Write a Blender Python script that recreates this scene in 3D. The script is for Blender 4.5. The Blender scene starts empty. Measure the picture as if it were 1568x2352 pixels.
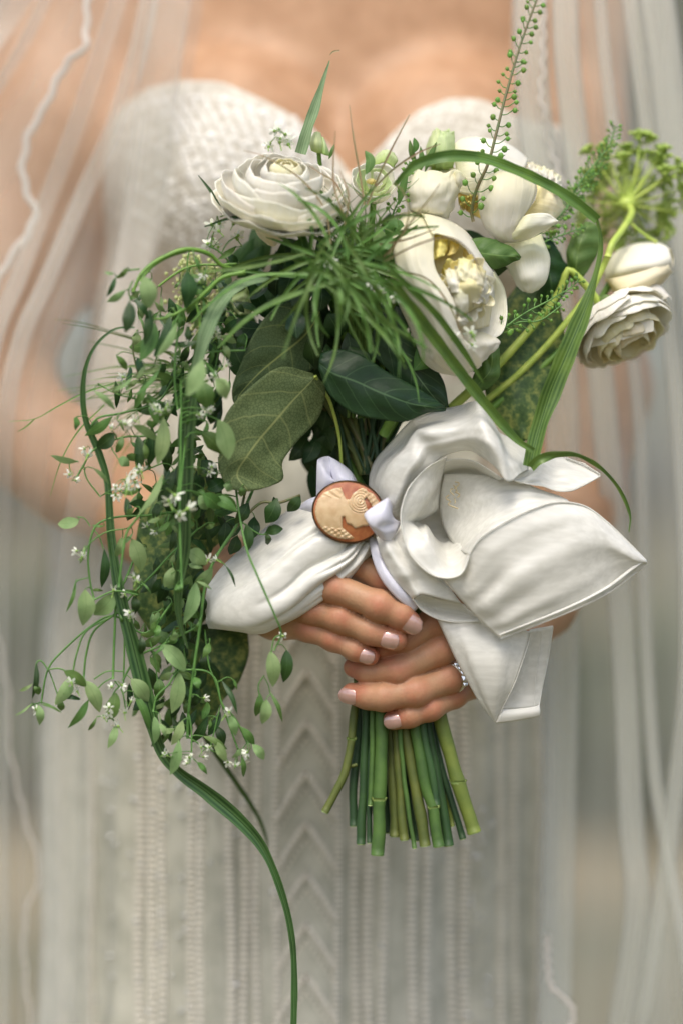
import bpy, bmesh, math, random
import numpy as np
from mathutils import Vector, Matrix, noise as mnoise
try:
    import openvdb as vdb
except ImportError:
    import pyopenvdb as vdb
S = bpy.context.scene
COL = S.collection
random.seed(7); np.random.seed(7)
rad = math.radians

# ------------------------------------------------------------ camera, sky, sun
DC = 1.30            # metres from the lens to the bouquet
HC = 1.10            # lens height
PX = 4355.0          # photograph pixels (1568 wide) per metre at the bouquet
cam = bpy.data.cameras.new('camera'); camo = bpy.data.objects.new('camera', cam)
COL.objects.link(camo); S.camera = camo
camo.location = (0, -DC, HC); camo.rotation_euler = (rad(90), 0, 0)
cam.sensor_fit = 'HORIZONTAL'; cam.sensor_width = 24.0
cam.lens = 24.0 * DC / (1568 / PX)
cam.clip_start = 0.05; cam.clip_end = 400
cam.dof.use_dof = True; cam.dof.focus_distance = DC - 0.036; cam.dof.aperture_fstop = 1.8
cam.dof.aperture_blades = 9
w = bpy.data.worlds.new('World'); S.world = w; w.use_nodes = True
SUN_EL, SUN_AZ = rad(60), rad(-12)      # azimuth measured from the viewer's side of the bouquet
nt = w.node_tree; nt.nodes.clear()
sky = nt.nodes.new('ShaderNodeTexSky'); sky.sky_type = 'NISHITA'; sky.sun_disc = False
sky.sun_elevation = SUN_EL; sky.sun_rotation = rad(180) - SUN_AZ; sky.air_density = 1.0; sky.dust_density = 4.0; sky.ozone_density = 0.3
bg = nt.nodes.new('ShaderNodeBackground'); bg.inputs[1].default_value = 0.15
wo = nt.nodes.new('ShaderNodeOutputWorld')
nt.links.new(sky.outputs[0], bg.inputs[0]); nt.links.new(bg.outputs[0], wo.inputs[0])
sl = bpy.data.lights.new('sun', 'SUN'); sl.energy = 1.35; sl.angle = rad(28); sl.color = (1.0, 0.975, 0.90)
so = bpy.data.objects.new('sun', sl); COL.objects.link(so)
sdir = Vector((math.sin(SUN_AZ) * math.cos(SUN_EL), -math.cos(SUN_AZ) * math.cos(SUN_EL), math.sin(SUN_EL)))
so.rotation_euler = sdir.to_track_quat('Z', 'Y').to_euler(); so.location = sdir * 5
S.view_settings.view_transform = 'Standard'; S.view_settings.look = 'None'
S.view_settings.exposure = 0.50; S.view_settings.gamma = 1.0
S.render.engine = 'CYCLES'
S.cycles.use_denoising = True
S.cycles.max_bounces = 10; S.cycles.transparent_max_bounces = 24
S.cycles.diffuse_bounces = 4; S.cycles.glossy_bounces = 3; S.cycles.transmission_bounces = 6
S.cycles.caustics_reflective = False; S.cycles.caustics_refractive = False

# ------------------------------------------------------------ helpers
def W(u, v, d=0.0):
    """the place in the scene seen at (u, v) of the 1568 px wide photograph, d cm in front of the bouquet's middle"""
    y = -d / 100.0
    k = (DC + y) / DC / PX
    return Vector(((u - 784) * k, y, HC + (1176 - v) * k))
def px(n, d=0.0):
    return n / PX * (DC - d / 100.0) / DC

def link(name, me, mat=None, parent=None, **props):
    o = bpy.data.objects.new(name, me); COL.objects.link(o)
    if mat is not None and me is not None and not me.materials: me.materials.append(mat)
    if parent is not None: o.parent = parent
    for k, v in props.items(): o[k] = v
    return o
def thing(name, label, cat, loc, group=None):
    o = bpy.data.objects.new(name, None); COL.objects.link(o)
    o.empty_display_size = 0.01; o.location = loc
    o['label'] = label; o['category'] = cat
    if group: o['group'] = group
    return o
def part(name, me, mat, t, **props):
    """mesh built in world coordinates, hung under a thing (an Empty at its own place)"""
    o = link(name, me, mat, t, **props)
    o.matrix_parent_inverse = pmat(t).inverted()
    return o
def pmat(t):
    m = Matrix.Translation(t.location)
    if t.parent is not None: m = pmat(t.parent) @ t.matrix_parent_inverse @ m
    return m
def mesh(name, vs, fs, uv=None, smooth=True):
    me = bpy.data.meshes.new(name)
    me.from_pydata([tuple(v) for v in vs], [], [tuple(f) for f in fs])
    if smooth: me.polygons.foreach_set('use_smooth', np.ones(len(me.polygons), dtype=bool))
    if uv is not None:
        l = me.uv_layers.new(name='UVMap')
        idx = np.empty(len(me.loops), dtype=np.int32); me.loops.foreach_get('vertex_index', idx)
        l.data.foreach_set('uv', np.asarray(uv, dtype=np.float32)[idx].ravel())
    me.update(); return me
def cr(P, n):
    """n points along a Catmull-Rom spline through P, evenly in parameter"""
    P = np.asarray([tuple(p) for p in P], dtype=float); m = len(P)
    if m == 2:
        t = np.linspace(0, 1, n)[:, None]; return P[0] * (1 - t) + P[1] * t
    E = np.vstack([2 * P[0] - P[1], P, 2 * P[-1] - P[-2]])
    T = np.linspace(0, m - 1, n); i = np.minimum(T.astype(int), m - 2); f = (T - i)[:, None]
    a, b, c, d = E[i], E[i + 1], E[i + 2], E[i + 3]
    return 0.5 * (2 * b + (c - a) * f + (2 * a - 5 * b + 4 * c - d) * f ** 2 + (3 * b - a - 3 * c + d) * f ** 3)
def crl(P, n):
    """the same, evenly in length"""
    Q = cr(P, max(n * 4, 24)); s = np.r_[0, np.cumsum(np.linalg.norm(np.diff(Q, axis=0), axis=1))]
    t = np.linspace(0, s[-1], n)
    return np.stack([np.interp(t, s, Q[:, k]) for k in range(Q.shape[1])], 1)
def gridfaces(nu, nv, close=False):
    f = []
    for i in range(nu - 1):
        for j in range(nv - 1 if not close else nv):
            k = (j + 1) % nv
            f.append((i * nv + j, (i + 1) * nv + j, (i + 1) * nv + k, i * nv + k))
    return f
def gn(V):
    V = np.asarray(V); du = np.gradient(V, axis=0); dv = np.gradient(V, axis=1)
    n = np.cross(du, dv); l = np.linalg.norm(n, axis=2, keepdims=True); l[l == 0] = 1
    return n / l
def fbm(x, y, seed=0.0, o=3):
    r = 0; a = 1.0
    for k in range(o):
        r += a * mnoise.noise(Vector((x, y, seed + 11.3 * k))); x *= 2.05; y *= 2.05; a *= 0.5
    return r
def grid_mesh(name, V, thick=0.0):
    V = np.asarray(V, dtype=float); nu, nv = V.shape[:2]
    uv = np.stack(np.meshgrid(np.linspace(0, 1, nu), np.linspace(0, 1, nv), indexing='ij'), -1)[..., ::-1]
    vs = V.reshape(-1, 3); fs = gridfaces(nu, nv); uvf = uv.reshape(-1, 2)
    if thick > 0:
        n = gn(V); b = (V - n * thick).reshape(-1, 3); N = len(vs)
        fs2 = [tuple(N + q for q in f[::-1]) for f in fs]
        rim = [i * nv for i in range(nu)] + [(nu - 1) * nv + j for j in range(1, nv)] + [i * nv + nv - 1 for i in range(nu - 2, -1, -1)] + [j for j in range(nv - 2, 0, -1)]
        rf = [(rim[k], rim[k] + N, rim[(k + 1) % len(rim)] + N, rim[(k + 1) % len(rim)]) for k in range(len(rim))]
        vs = np.vstack([vs, b]); fs = fs + fs2 + rf; uvf = np.vstack([uvf, uvf])
    return mesh(name, vs, fs, uvf)
def loft(rows, nu=24, nv=24, disp=None, raw=False):
    """surface through control rows of (u, v, d); raw rows hold world points. Returns (nu, nv, 3)"""
    R = []
    for r in rows:
        p = [tuple(q) if raw else tuple(W(*q)) for q in r]
        R.append(cr(p, nv) if len(p) > 1 else np.repeat(np.array([p[0]]), nv, 0))
    R = np.array(R); out = np.empty((nu, nv, 3))
    for j in range(nv): out[:, j] = cr(R[:, j], nu)
    if disp is not None:
        n = gn(out); D = np.array([[disp(i / (nu - 1), j / (nv - 1)) for j in range(nv)] for i in range(nu)])
        out = out + n * D[..., None]
    return out
def tube_geo(P, R, ns=8, cap=True):
    P = np.asarray([tuple(p) for p in P], float); n = len(P)
    R = np.full(n, R) if np.isscalar(R) else np.interp(np.linspace(0, 1, n), np.linspace(0, 1, len(R)), R)
    T = np.gradient(P, axis=0); T /= np.maximum(np.linalg.norm(T, axis=1, keepdims=True), 1e-9)
    a = np.array([0, 0, 1.0]) if abs(T[0, 2]) < 0.9 else np.array([0, 1.0, 0])
    vs = []
    for i in range(n):
        a = a - T[i] * a.dot(T[i]); a /= max(np.linalg.norm(a), 1e-9); b = np.cross(T[i], a)
        for k in range(ns):
            q = 2 * math.pi * k / ns; vs.append(P[i] + R[i] * (a * math.cos(q) + b * math.sin(q)))
    fs = gridfaces(n, ns, True); fs = [f[::-1] for f in fs]
    if cap: fs += [tuple(range(ns)), tuple((n - 1) * ns + k for k in range(ns - 1, -1, -1))]
    uv = [(k / ns, i / (n - 1)) for i in range(n) for k in range(ns)]
    return vs, fs, uv
class MB:
    def __init__(s): s.v = []; s.f = []; s.uv = []
    def add(s, vs, fs, uv=None):
        n = len(s.v); s.v += [tuple(q) for q in vs]; s.f += [tuple(i + n for i in f) for f in fs]
        s.uv += [tuple(q) for q in uv] if uv is not None else [(0.5, 0.5)] * len(vs)
    def tube(s, P, R, ns=6): s.add(*tube_geo(P, R, ns))
    def grid(s, V):
        V = np.asarray(V); nu, nv = V.shape[:2]
        uv = [(j / (nv - 1), i / (nu - 1)) for i in range(nu) for j in range(nv)]
        s.add(V.reshape(-1, 3), gridfaces(nu, nv), uv)
    def ball(s, c, r, sc=(1, 1, 1), nu=6, nv=8):
        vs = []; c = np.array(c)
        for i in range(nu + 1):
            a = math.pi * i / nu
            for j in range(nv):
                b = 2 * math.pi * j / nv
                vs.append(c + r * np.array([math.sin(a) * math.cos(b) * sc[0], math.sin(a) * math.sin(b) * sc[1], math.cos(a) * sc[2]]))
        s.add(vs, [f[::-1] for f in gridfaces(nu + 1, nv, True)])
    def mesh(s, name): return mesh(name, s.v, s.f, s.uv)
def path(pts, n=None, kink=False):
    p = [W(*q) for q in pts]
    return crl(p, n or max(6, len(p) * 5))
def tube(name, pts, r, mat, t, ns=7, n=None):
    """pts in (u, v, d); r in photograph pixels"""
    r = np.array(r if not np.isscalar(r) else [r]) / PX
    vs, fs, uv = tube_geo(path(pts, n), r if len(r) > 1 else float(r[0]), ns)
    return part(name, mesh(name, vs, fs, uv), mat, t)

# ------------------------------------------------------------ materials
def nodes(m): return m.node_tree.nodes, m.node_tree.links
def lin(c):
    """sRGB 0-255 to linear"""
    return tuple(((x / 255) / 12.92 if x <= 10 else ((x / 255 + 0.055) / 1.055) ** 2.4) for x in c) + (1,)
def mix_col(N, L, fac, a, b):
    x = N.new('ShaderNodeMix'); x.data_type = 'RGBA'
    for s, v in ((x.inputs[0], fac), (x.inputs[6], a), (x.inputs[7], b)):
        if hasattr(v, 'is_linked') or isinstance(v, bpy.types.NodeSocket): L.new(v, s)
        else: s.default_value = v
    return x.outputs[2]
def math_n(N, L, op, a, b=None, c=None, clamp=False):
    x = N.new('ShaderNodeMath'); x.operation = op; x.use_clamp = clamp
    for s, v in zip(x.inputs, (a, b, c)):
        if v is None: continue
        if isinstance(v, bpy.types.NodeSocket): L.new(v, s)
        else: s.default_value = v
    return x.outputs[0]
def noise_n(N, L, scale, detail=3, vec=None, rough=0.55):
    x = N.new('ShaderNodeTexNoise'); x.inputs['Scale'].default_value = scale; x.inputs['Detail'].default_value = detail
    x.inputs['Roughness'].default_value = rough
    if vec is not None: L.new(vec, x.inputs['Vector'])
    return x.outputs[0]
def ramp_n(N, L, fac, stops):
    r = N.new('ShaderNodeValToRGB'); L.new(fac, r.inputs[0]); e = r.color_ramp.elements
    while len(e) < len(stops): e.new(0.5)
    for q, (p, c) in zip(e, stops): q.position = p; q.color = c if len(c) == 4 else tuple(c) + (1,)
    return r.outputs[0]
def base_mat(name, col, col2=None, rough=0.5, trans=0.0, tcol=None, sss=0.0, sssr=(1, .4, .2), sscale=0.004, bump=0.0, scale=60, bscale=300, spec=0.5, coat=0, sheen=0, colnode=None, objrand=0.0, metal=0):
    m = bpy.data.materials.new(name); m.use_nodes = True; N, L = nodes(m); N.clear()
    out = N.new('ShaderNodeOutputMaterial'); P = N.new('ShaderNodeBsdfPrincipled')
    tc = N.new('ShaderNodeTexCoord')
    geo = N.new('ShaderNodeNewGeometry')
    if colnode: c = colnode(N, L, tc)
    elif col2 is not None:
        f = ramp_n(N, L, noise_n(N, L, scale, 4, geo.outputs['Position']), [(0.35, (0, 0, 0)), (0.65, (1, 1, 1))])
        c = mix_col(N, L, f, col, col2)
    else:
        rgb = N.new('ShaderNodeRGB'); rgb.outputs[0].default_value = col; c = rgb.outputs[0]
    if objrand:
        oi = N.new('ShaderNodeObjectInfo'); hv = N.new('ShaderNodeHueSaturation')
        L.new(c, hv.inputs['Color'])
        v = math_n(N, L, 'MULTIPLY_ADD', oi.outputs['Random'], objrand * 2, 1 - objrand); L.new(v, hv.inputs['Value'])
        h = math_n(N, L, 'MULTIPLY_ADD', oi.outputs['Random'], 0.03, 0.485); L.new(h, hv.inputs['Hue'])
        c = hv.outputs[0]
    L.new(c, P.inputs['Base Color']); P.inputs['Roughness'].default_value = rough
    P.inputs['Specular IOR Level'].default_value = spec; P.inputs['Coat Weight'].default_value = coat
    P.inputs['Sheen Weight'].default_value = sheen; P.inputs['Metallic'].default_value = metal
    if sss:
        P.inputs['Subsurface Weight'].default_value = sss; P.inputs['Subsurface Radius'].default_value = sssr
        P.inputs['Subsurface Scale'].default_value = sscale
    if bump:
        b = N.new('ShaderNodeBump'); b.inputs['Strength'].default_value = bump; b.inputs['Distance'].default_value = 0.0006
        L.new(noise_n(N, L, bscale, 3, geo.outputs['Position']), b.inputs['Height']); L.new(b.outputs[0], P.inputs['Normal'])
    if trans:
        t = N.new('ShaderNodeBsdfTranslucent'); mx = N.new('ShaderNodeMixShader'); mx.inputs[0].default_value = trans
        if tcol: t.inputs[0].default_value = tcol
        else: L.new(c, t.inputs[0])
        L.new(P.outputs[0], mx.inputs[1]); L.new(t.outputs[0], mx.inputs[2]); L.new(mx.outputs[0], out.inputs[0])
    else: L.new(P.outputs[0], out.inputs[0])
    return m
# ============================================================ THE PLACE BEHIND
M_ground = base_mat('leaf_litter_ground', lin((112, 100, 70)), lin((84, 84, 56)), rough=0.95, scale=1.1, bump=0)
g = mesh('ground', [(-200, -60, 0), (200, -60, 0), (200, 340, 0), (-200, 340, 0)], [(0, 1, 2, 3)], smooth=False)
link('ground', g, M_ground, kind='structure')
M_soil = base_mat('path_soil', lin((138, 122, 92)), lin((112, 104, 76)), rough=0.95, scale=2.2)
pp = loft([[(-2, 5.0, .006), (-2, 9.5, .006)], [(1, 5.4, .006), (.8, 8.4, .006)], [(4, 5.8, .006), (4, 8.8, .006)], [(10, 6.6, .006), (10, 10, .006)]], 30, 6, raw=True)
link('path', grid_mesh('path', pp), M_soil, kind='structure')
M_bark = base_mat('bark', lin((96, 88, 76)), lin((70, 66, 56)), rough=0.9, scale=12)
M_far = base_mat('far_foliage', lin((112, 122, 92)), lin((84, 98, 66)), rough=0.8, scale=3, trans=0.3)
M_far2 = base_mat('far_foliage_grey', lin((132, 138, 116)), lin((96, 108, 84)), rough=0.8, scale=3, trans=0.3)
def crown_mesh(name, c, R, n, size, seed):
    rng = np.random.RandomState(seed)
    cl = rng.normal(size=(14, 3)); cl /= np.linalg.norm(cl, axis=1)[:, None]; cl *= rng.uniform(.35, .8, (14, 1))
    i = rng.randint(0, 14, n); P = cl[i] + rng.normal(size=(n, 3)) * .2
    P = P * np.array(R) + np.array(c)
    a = rng.normal(size=(n, 3)); a /= np.linalg.norm(a, axis=1)[:, None]
    b = np.cross(a, rng.normal(size=(n, 3))); b /= np.linalg.norm(b, axis=1)[:, None]
    s = size * rng.uniform(.6, 1.3, (n, 1))
    V = np.stack([P - a * s, P + b * s * .5, P + a * s, P - b * s * .5], 1).reshape(-1, 3)
    V[:, 2] = np.maximum(V[:, 2], 0.02)
    return mesh(name, V, [(4 * k, 4 * k + 1, 4 * k + 2, 4 * k + 3) for k in range(n)], smooth=False)
for k, (x, y, r, h, m, lab) in enumerate([
        (2.3, 11.5, 1.9, 5.6, M_far2, 'blurred green tree far behind the right side of the veil'),
        (-2.4, 10.5, 2.0, 5.4, M_far2, 'blurred grey green tree far behind the left side of the veil'),
        (0.2, 14.0, 2.3, 5.0, M_far, 'blurred tree hidden behind the bride in the middle distance'),
        (6.5, 15.0, 2.6, 6.4, M_far2, 'tall blurred tree farthest right behind the veil'),
        (-7.5, 15.5, 2.6, 6.2, M_far, 'tall blurred tree farthest left behind the veil')]):
    t = thing('tree', lab, 'tree', (x, y, 0), 'trees far behind the bride')
    vs, fs, uv = tube_geo(crl([(x, y, -.05), (x + .1, y, h * .4), (x - .1, y, h * .8)], 8), [.16, .11, .05], 8)
    part('trunk', mesh('trunk', vs, fs, uv), M_bark, t)
    part('crown', crown_mesh('crown', (x, y, h * .62), (r, r, h * .42), 5200, .12, k), m, t)
for k, (x, y, r, h, m, lab) in enumerate([
        (1.05, 7.2, .55, .75, M_far, 'low dark green shrub behind the right edge of the skirt'),
        (2.2, 8.6, .8, 1.0, M_far2, 'low grey green shrub behind the right hanging veil'),
        (-1.2, 7.6, .6, .95, M_far2, 'low grey green shrub behind the left edge of the skirt')]):
    t = thing('shrub', lab, 'shrub', (x, y, 0), 'shrubs on the ground behind the bride')
    part('crown', crown_mesh('crown', (x, y, h * .5), (r, r, h * .5), 1500, .07, 20 + k), m, t)
    mb = MB()
    for q in range(5): mb.tube(crl([(x, y, -.02), (x + .1 * (q - 2), y + .05, h * .3), (x + .2 * (q - 2), y, h * .6)], 5), [.02, .008], 5)
    part('stem', mb.mesh('stem'), M_bark, t, kind='stuff')

# ============================================================ SIGNED DISTANCE MODELLING
class Field:
    def __init__(s, lo, hi, h):
        s.h = h; s.lo = np.array(lo, float); s.n = np.ceil((np.array(hi) - s.lo) / h).astype(int) + 1
        s.ax = [s.lo[k] + h * np.arange(s.n[k]) for k in range(3)]
        s.A = np.full(s.n, 0.05, dtype=np.float32)
    def box(s, lo, hi):
        i0 = np.clip(((np.array(lo) - s.lo) / s.h).astype(int), 0, s.n - 1); i1 = np.clip(((np.array(hi) - s.lo) / s.h).astype(int) + 2, 1, s.n)
        return tuple(slice(a, b) for a, b in zip(i0, i1))
    def coords(s, sl): return s.ax[0][sl[0]][:, None, None], s.ax[1][sl[1]][None, :, None], s.ax[2][sl[2]][None, None, :]
def smin(a, b, k):
    h = np.clip(0.5 + 0.5 * (b - a) / k, 0, 1); return b * (1 - h) + a * h - k * h * (1 - h)
def sd_cone(X, Y, Z, a, b, ra, rb):
    """tapered capsule"""
    a = np.array(a); b = np.array(b); ab = b - a; L = ab.dot(ab)
    t = np.clip(((X - a[0]) * ab[0] + (Y - a[1]) * ab[1] + (Z - a[2]) * ab[2]) / L, 0, 1)
    r = ra + (rb - ra) * t
    return np.sqrt((X - a[0] - ab[0] * t) ** 2 + (Y - a[1] - ab[1] * t) ** 2 + (Z - a[2] - ab[2] * t) ** 2) - r
def sd_ell(X, Y, Z, c, r):
    k = np.sqrt(((X - c[0]) / r[0]) ** 2 + ((Y - c[1]) / r[1]) ** 2 + ((Z - c[2]) / r[2]) ** 2)
    return (k - 1) * min(r) * (0.4 + 0.6 * 1)
def to_mesh_arrays(F, A, iso=0.0):
    g = vdb.FloatGrid(background=0.05); g.copyFromArray(np.ascontiguousarray(A, dtype=np.float32))
    pts, tris, quads = g.convertToPolygons(isovalue=iso, adaptivity=0.0)
    return np.asarray(pts) * F.h + F.lo, [tuple(q[::-1]) for q in quads.tolist()] + [tuple(q[::-1]) for q in tris.tolist()]

# ---------------------------------------------------------------- torso and arms
T = Field((-.36, -.01, .93), (.34, .36, 1.52), .005)
sl = (slice(None),) * 3; X, Y, Z = T.coords(sl)
def ell(u, v, d, r): return sd_ell(X, Y, Z, W(u, v, d), r)
A = ell(775, 330, -23, (.150, .095, .170))
A = smin(A, ell(775, -60, -23.5, (.165, .075, .115)), .05)
A = smin(A, ell(765, 900, -23, (.122, .085, .20)), .06)
A = smin(A, ell(700, 1300, -24, (.150, .10, .14)), .06)
A = smin(A, ell(548, 415, -17.5, (.077, .080, .083)), .014)
A = smin(A, ell(1008, 435, -17.5, (.077, .080, .083)), .014)
A = smin(A, sd_cone(X, Y, Z, W(775, -60, -24), W(775, -520, -25), .06, .05), .05)
torso = A.copy()
def limb(pts, k=.02):
    global A
    for (a, ra), (b, rb) in zip(pts[:-1], pts[1:]): A = smin(A, sd_cone(X, Y, Z, W(*a), W(*b), ra, rb), k)
limb([((180, -230, -24), .055), ((125, 300, -20.5), .046), ((-70, 880, -18), .042)], .03)
limb([((1270, -230, -24), .052), ((1293, 300, -20.5), .034), ((1365, 880, -18), .031)], .02)
limb([((400, 1245, -6), 100 / PX), ((180, 1085, -14), 128 / PX), ((-80, 900, -19), 175 / PX)], .02)
limb([((1235, 1380, -7), 100 / PX), ((1320, 1160, -12.5), 112 / PX), ((1370, 900, -18.5), 130 / PX)], .02)
T.A[...] = A
bp, bf = to_mesh_arrays(T, T.A)
# forearms run from the elbows to the hands at the front; finer grid with the hands
Hf = Field((-.122, -.064, .962), (.125, .115, 1.112), .0009)
Hf.A[...] = .02
def joint(c): return (W(*c[:3]), c[3] / PX)
def chain(F, js, k=.003, A=None, creases=()):
    """tapered capsules through (u, v, d, radius px); returns field, box"""
    J = [joint(j) for j in js]
    lo = np.min([np.array(p) - r - .012 for p, r in J], 0); hi = np.max([np.array(p) + r + .012 for p, r in J], 0)
    return J, lo, hi
def finger(F, out, js, k=.0035, kj=.004, groove=()):
    J, lo, hi = chain(F, js); s = F.box(lo, hi); x, y, z = F.coords(s)
    D = None
    for (a, ra), (b, rb) in zip(J[:-1], J[1:]):
        q = sd_cone(x, y, z, a, b, ra, rb); D = q if D is None else smin(D, q, k)
    for (u, v, d, rr, dep) in groove:          # knuckle creases
        c = W(u, v, d); ax = None
        best = min(range(len(J) - 1), key=lambda i: (J[i][0] + J[i + 1][0] - 2 * c).length)
        t = (J[best + 1][0] - J[best][0]).normalized()
        al = (x - c[0]) * t[0] + (y - c[1]) * t[1] + (z - c[2]) * t[2]
        fr = np.clip(((c[1] - y) / .004 + .3), 0, 1)
        for o, q_ in ((-.0026, .5), (-.0008, 1), (.001, .9), (.0028, .5)): D = D + dep * .5 * q_ * np.exp(-((al - o) / .00062) ** 2) * fr
        D = D - rr * np.exp(-(al / .005) ** 2)
    out[s] = smin(out[s], D, kj)
hx = [(640, 1400), (700, 1400)]
# the bride's right hand (left in the photograph), lying over the other
HA = np.full(Hf.n, .02, np.float32); HB = np.full(Hf.n, .02, np.float32)
palmA = [(430, 1275, -4.0, 105), (540, 1335, 0.3, 62)]
FA = dict(index=[(540, 1300, 0.2, 56), (690, 1272, 1.7, 40), (805, 1290, 3.1, 33), (885, 1335, 3.5, 30), (935, 1378, 3.1, 25)],
          middle=[(540, 1320, 0.5, 56), (668, 1325, 2.9, 38), (766, 1350, 4.1, 33), (872, 1392, 4.7, 31.5), (918, 1414, 4.7, 28), (941, 1430, 4.5, 25.5)],
          ring=[(540, 1350, 0.4, 52), (660, 1383, 2.6, 34), (716, 1402, 3.5, 30), (782, 1422, 4.0, 28.5), (852, 1452, 4.3, 26.5), (908, 1470, 4.35, 25.5)],
          pinky=[(530, 1370, 0.0, 50), (630, 1428, 2.0, 30), (708, 1447, 3.0, 26), (766, 1468, 3.5, 24.5), (815, 1493, 3.8, 23), (849, 1507, 3.8, 21.5)])
FB = dict(index=[(1150, 1450, -2.5, 56), (1070, 1398, 1.2, 38), (1003, 1427, 2.9, 34), (930, 1466, 3.2, 30), (878, 1488, 3.1, 25)],
          middle=[(1150, 1480, -2.5, 54), (1085, 1452, 1.0, 38), (1012, 1492, 2.9, 34), (912, 1541, 3.3, 30), (845, 1543, 2.9, 27), (812, 1533, 2.4, 23)],
          ring=[(1150, 1500, -2.7, 52), (1095, 1515, 0.8, 36), (1032, 1557, 2.6, 33), (955, 1590, 3.3, 31.5), (880, 1602, 3.4, 30), (845, 1600, 3.1, 27.5), (808, 1594, 2.7, 25)],
          pinky=[(1150, 1510, -2.8, 48), (1092, 1556, 0.6, 33), (1043, 1598, 1.9, 27), (988, 1629, 2.9, 24.5), (940, 1646, 3.1, 24), (903, 1654, 2.9, 23)])
GA = dict(index=[], middle=[(872, 1392, 4.7, .0008, .0009)], ring=[(782, 1422, 4.0, .0006, .0008), (852, 1452, 4.3, .0002, .0008)], pinky=[(766, 1468, 3.5, .0005, .0003)])
GB = dict(index=[(1003, 1427, 2.9, .0004, .0002)], middle=[(912, 1541, 3.3, .0003, .0002)], ring=[(955, 1590, 3.3, .0003, .0002)], pinky=[(988, 1629, 2.9, .0003, .0002)])
for k in ('index', 'middle', 'ring', 'pinky'):
    for F_, H_, G_ in ((FA, HA, GA), (FB, HB, GB)):
        js = F_[k]; finger(Hf, H_, js[1:], groove=G_[k], kj=.0007)
for F_, H_ in ((FA, HA), (FB, HB)):
    for k in ('index', 'middle', 'ring', 'pinky'): finger(Hf, H_, F_[k][:2], kj=.012)
    ks = [F_[k][1] for k in ('index', 'middle', 'ring', 'pinky')]
    for a, b in zip(ks[:-1], ks[1:]): finger(Hf, H_, [(a[0], a[1], a[2] - .9, a[3] - 8), (b[0], b[1], b[2] - .9, b[3] - 8)], kj=.006)
finger(Hf, HA, [(560, 1290, -1.0, 48), (700, 1260, -2.6, 38), (800, 1330, -3.1, 33), (860, 1390, -2.8, 28)], kj=.008)      # thumb behind the stems
finger(Hf, HB, [(1130, 1440, -3.0, 48), (1040, 1400, -3.6, 38), (960, 1420, -3.9, 32), (900, 1450, -3.7, 27)], kj=.008)
finger(Hf, HA, [(540, 1330, .2, 60), (400, 1245, -6, 98)], k=.02, kj=.015)
finger(Hf, HB, [(1150, 1480, -2.7, 60), (1235, 1380, -7, 98)], k=.02, kj=.015)
hp, hf = to_mesh_arrays(Hf, np.minimum(HA, HB))
M_skin = None
vs = np.vstack([bp, hp]); nb = len(bp); fs = bf + [tuple(i + nb for i in f) for f in hf]
body_me = mesh('body', vs, fs)
# redness of knuckles and fingertips, as a property of the skin
ca = body_me.attributes.new('red', 'FLOAT', 'POINT'); red = np.zeros(len(vs)); crease = np.zeros(len(vs))
for F_ in (FA, FB):
    for k, js in F_.items():
        for i, j in enumerate(js[1:]):
            if i == 0: continue
            s_ = 1.0 if i == len(js) - 2 else (.75 if i in (1, 2) else .4)
            dd = np.linalg.norm(vs - np.array(W(j[0], j[1], j[2] + .4)), axis=1); red = np.maximum(red, s_ * np.exp(-(dd / (.0075 if s_ < 1 else .010)) ** 2))
ca.data.foreach_set('value', red.astype(np.float32))
def skin_col(N, L, tc):
    geo = N.new('ShaderNodeNewGeometry'); at = N.new('ShaderNodeAttribute'); at.attribute_name = 'red'
    a = mix_col(N, L, ramp_n(N, L, noise_n(N, L, 55, 4, geo.outputs['Position']), [(.3, (0, 0, 0)), (.7, (1, 1, 1))]), lin((190, 150, 116)), lin((172, 132, 98)))
    r = math_n(N, L, 'MULTIPLY', at.outputs['Fac'], noise_n(N, L, 160, 2, geo.outputs['Position']))
    r = math_n(N, L, 'MULTIPLY', r, 1.5, clamp=True)
    c = mix_col(N, L, r, a, lin((184, 106, 82)))
    v = ramp_n(N, L, noise_n(N, L, 700, 2, geo.outputs['Position']), [(.35, (.94, .94, .94)), (.65, (1, 1, 1))])
    x = N.new('ShaderNodeMix'); x.data_type = 'RGBA'; x.blend_type = 'MULTIPLY'; x.inputs[0].default_value = 1
    L.new(c, x.inputs[6]); L.new(v, x.inputs[7]); return x.outputs[2]
M_skin = base_mat('skin', None, rough=0.48, sss=0.15, sssr=(1, .35, .2), sscale=.004, bump=.25, bscale=900, spec=.35, colnode=skin_col)
bride = thing('person', 'bride in white lace dress and veil holding the bouquet in both hands', 'person', (0, .22, 0))
part('body', body_me, M_skin, bride)

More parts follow.
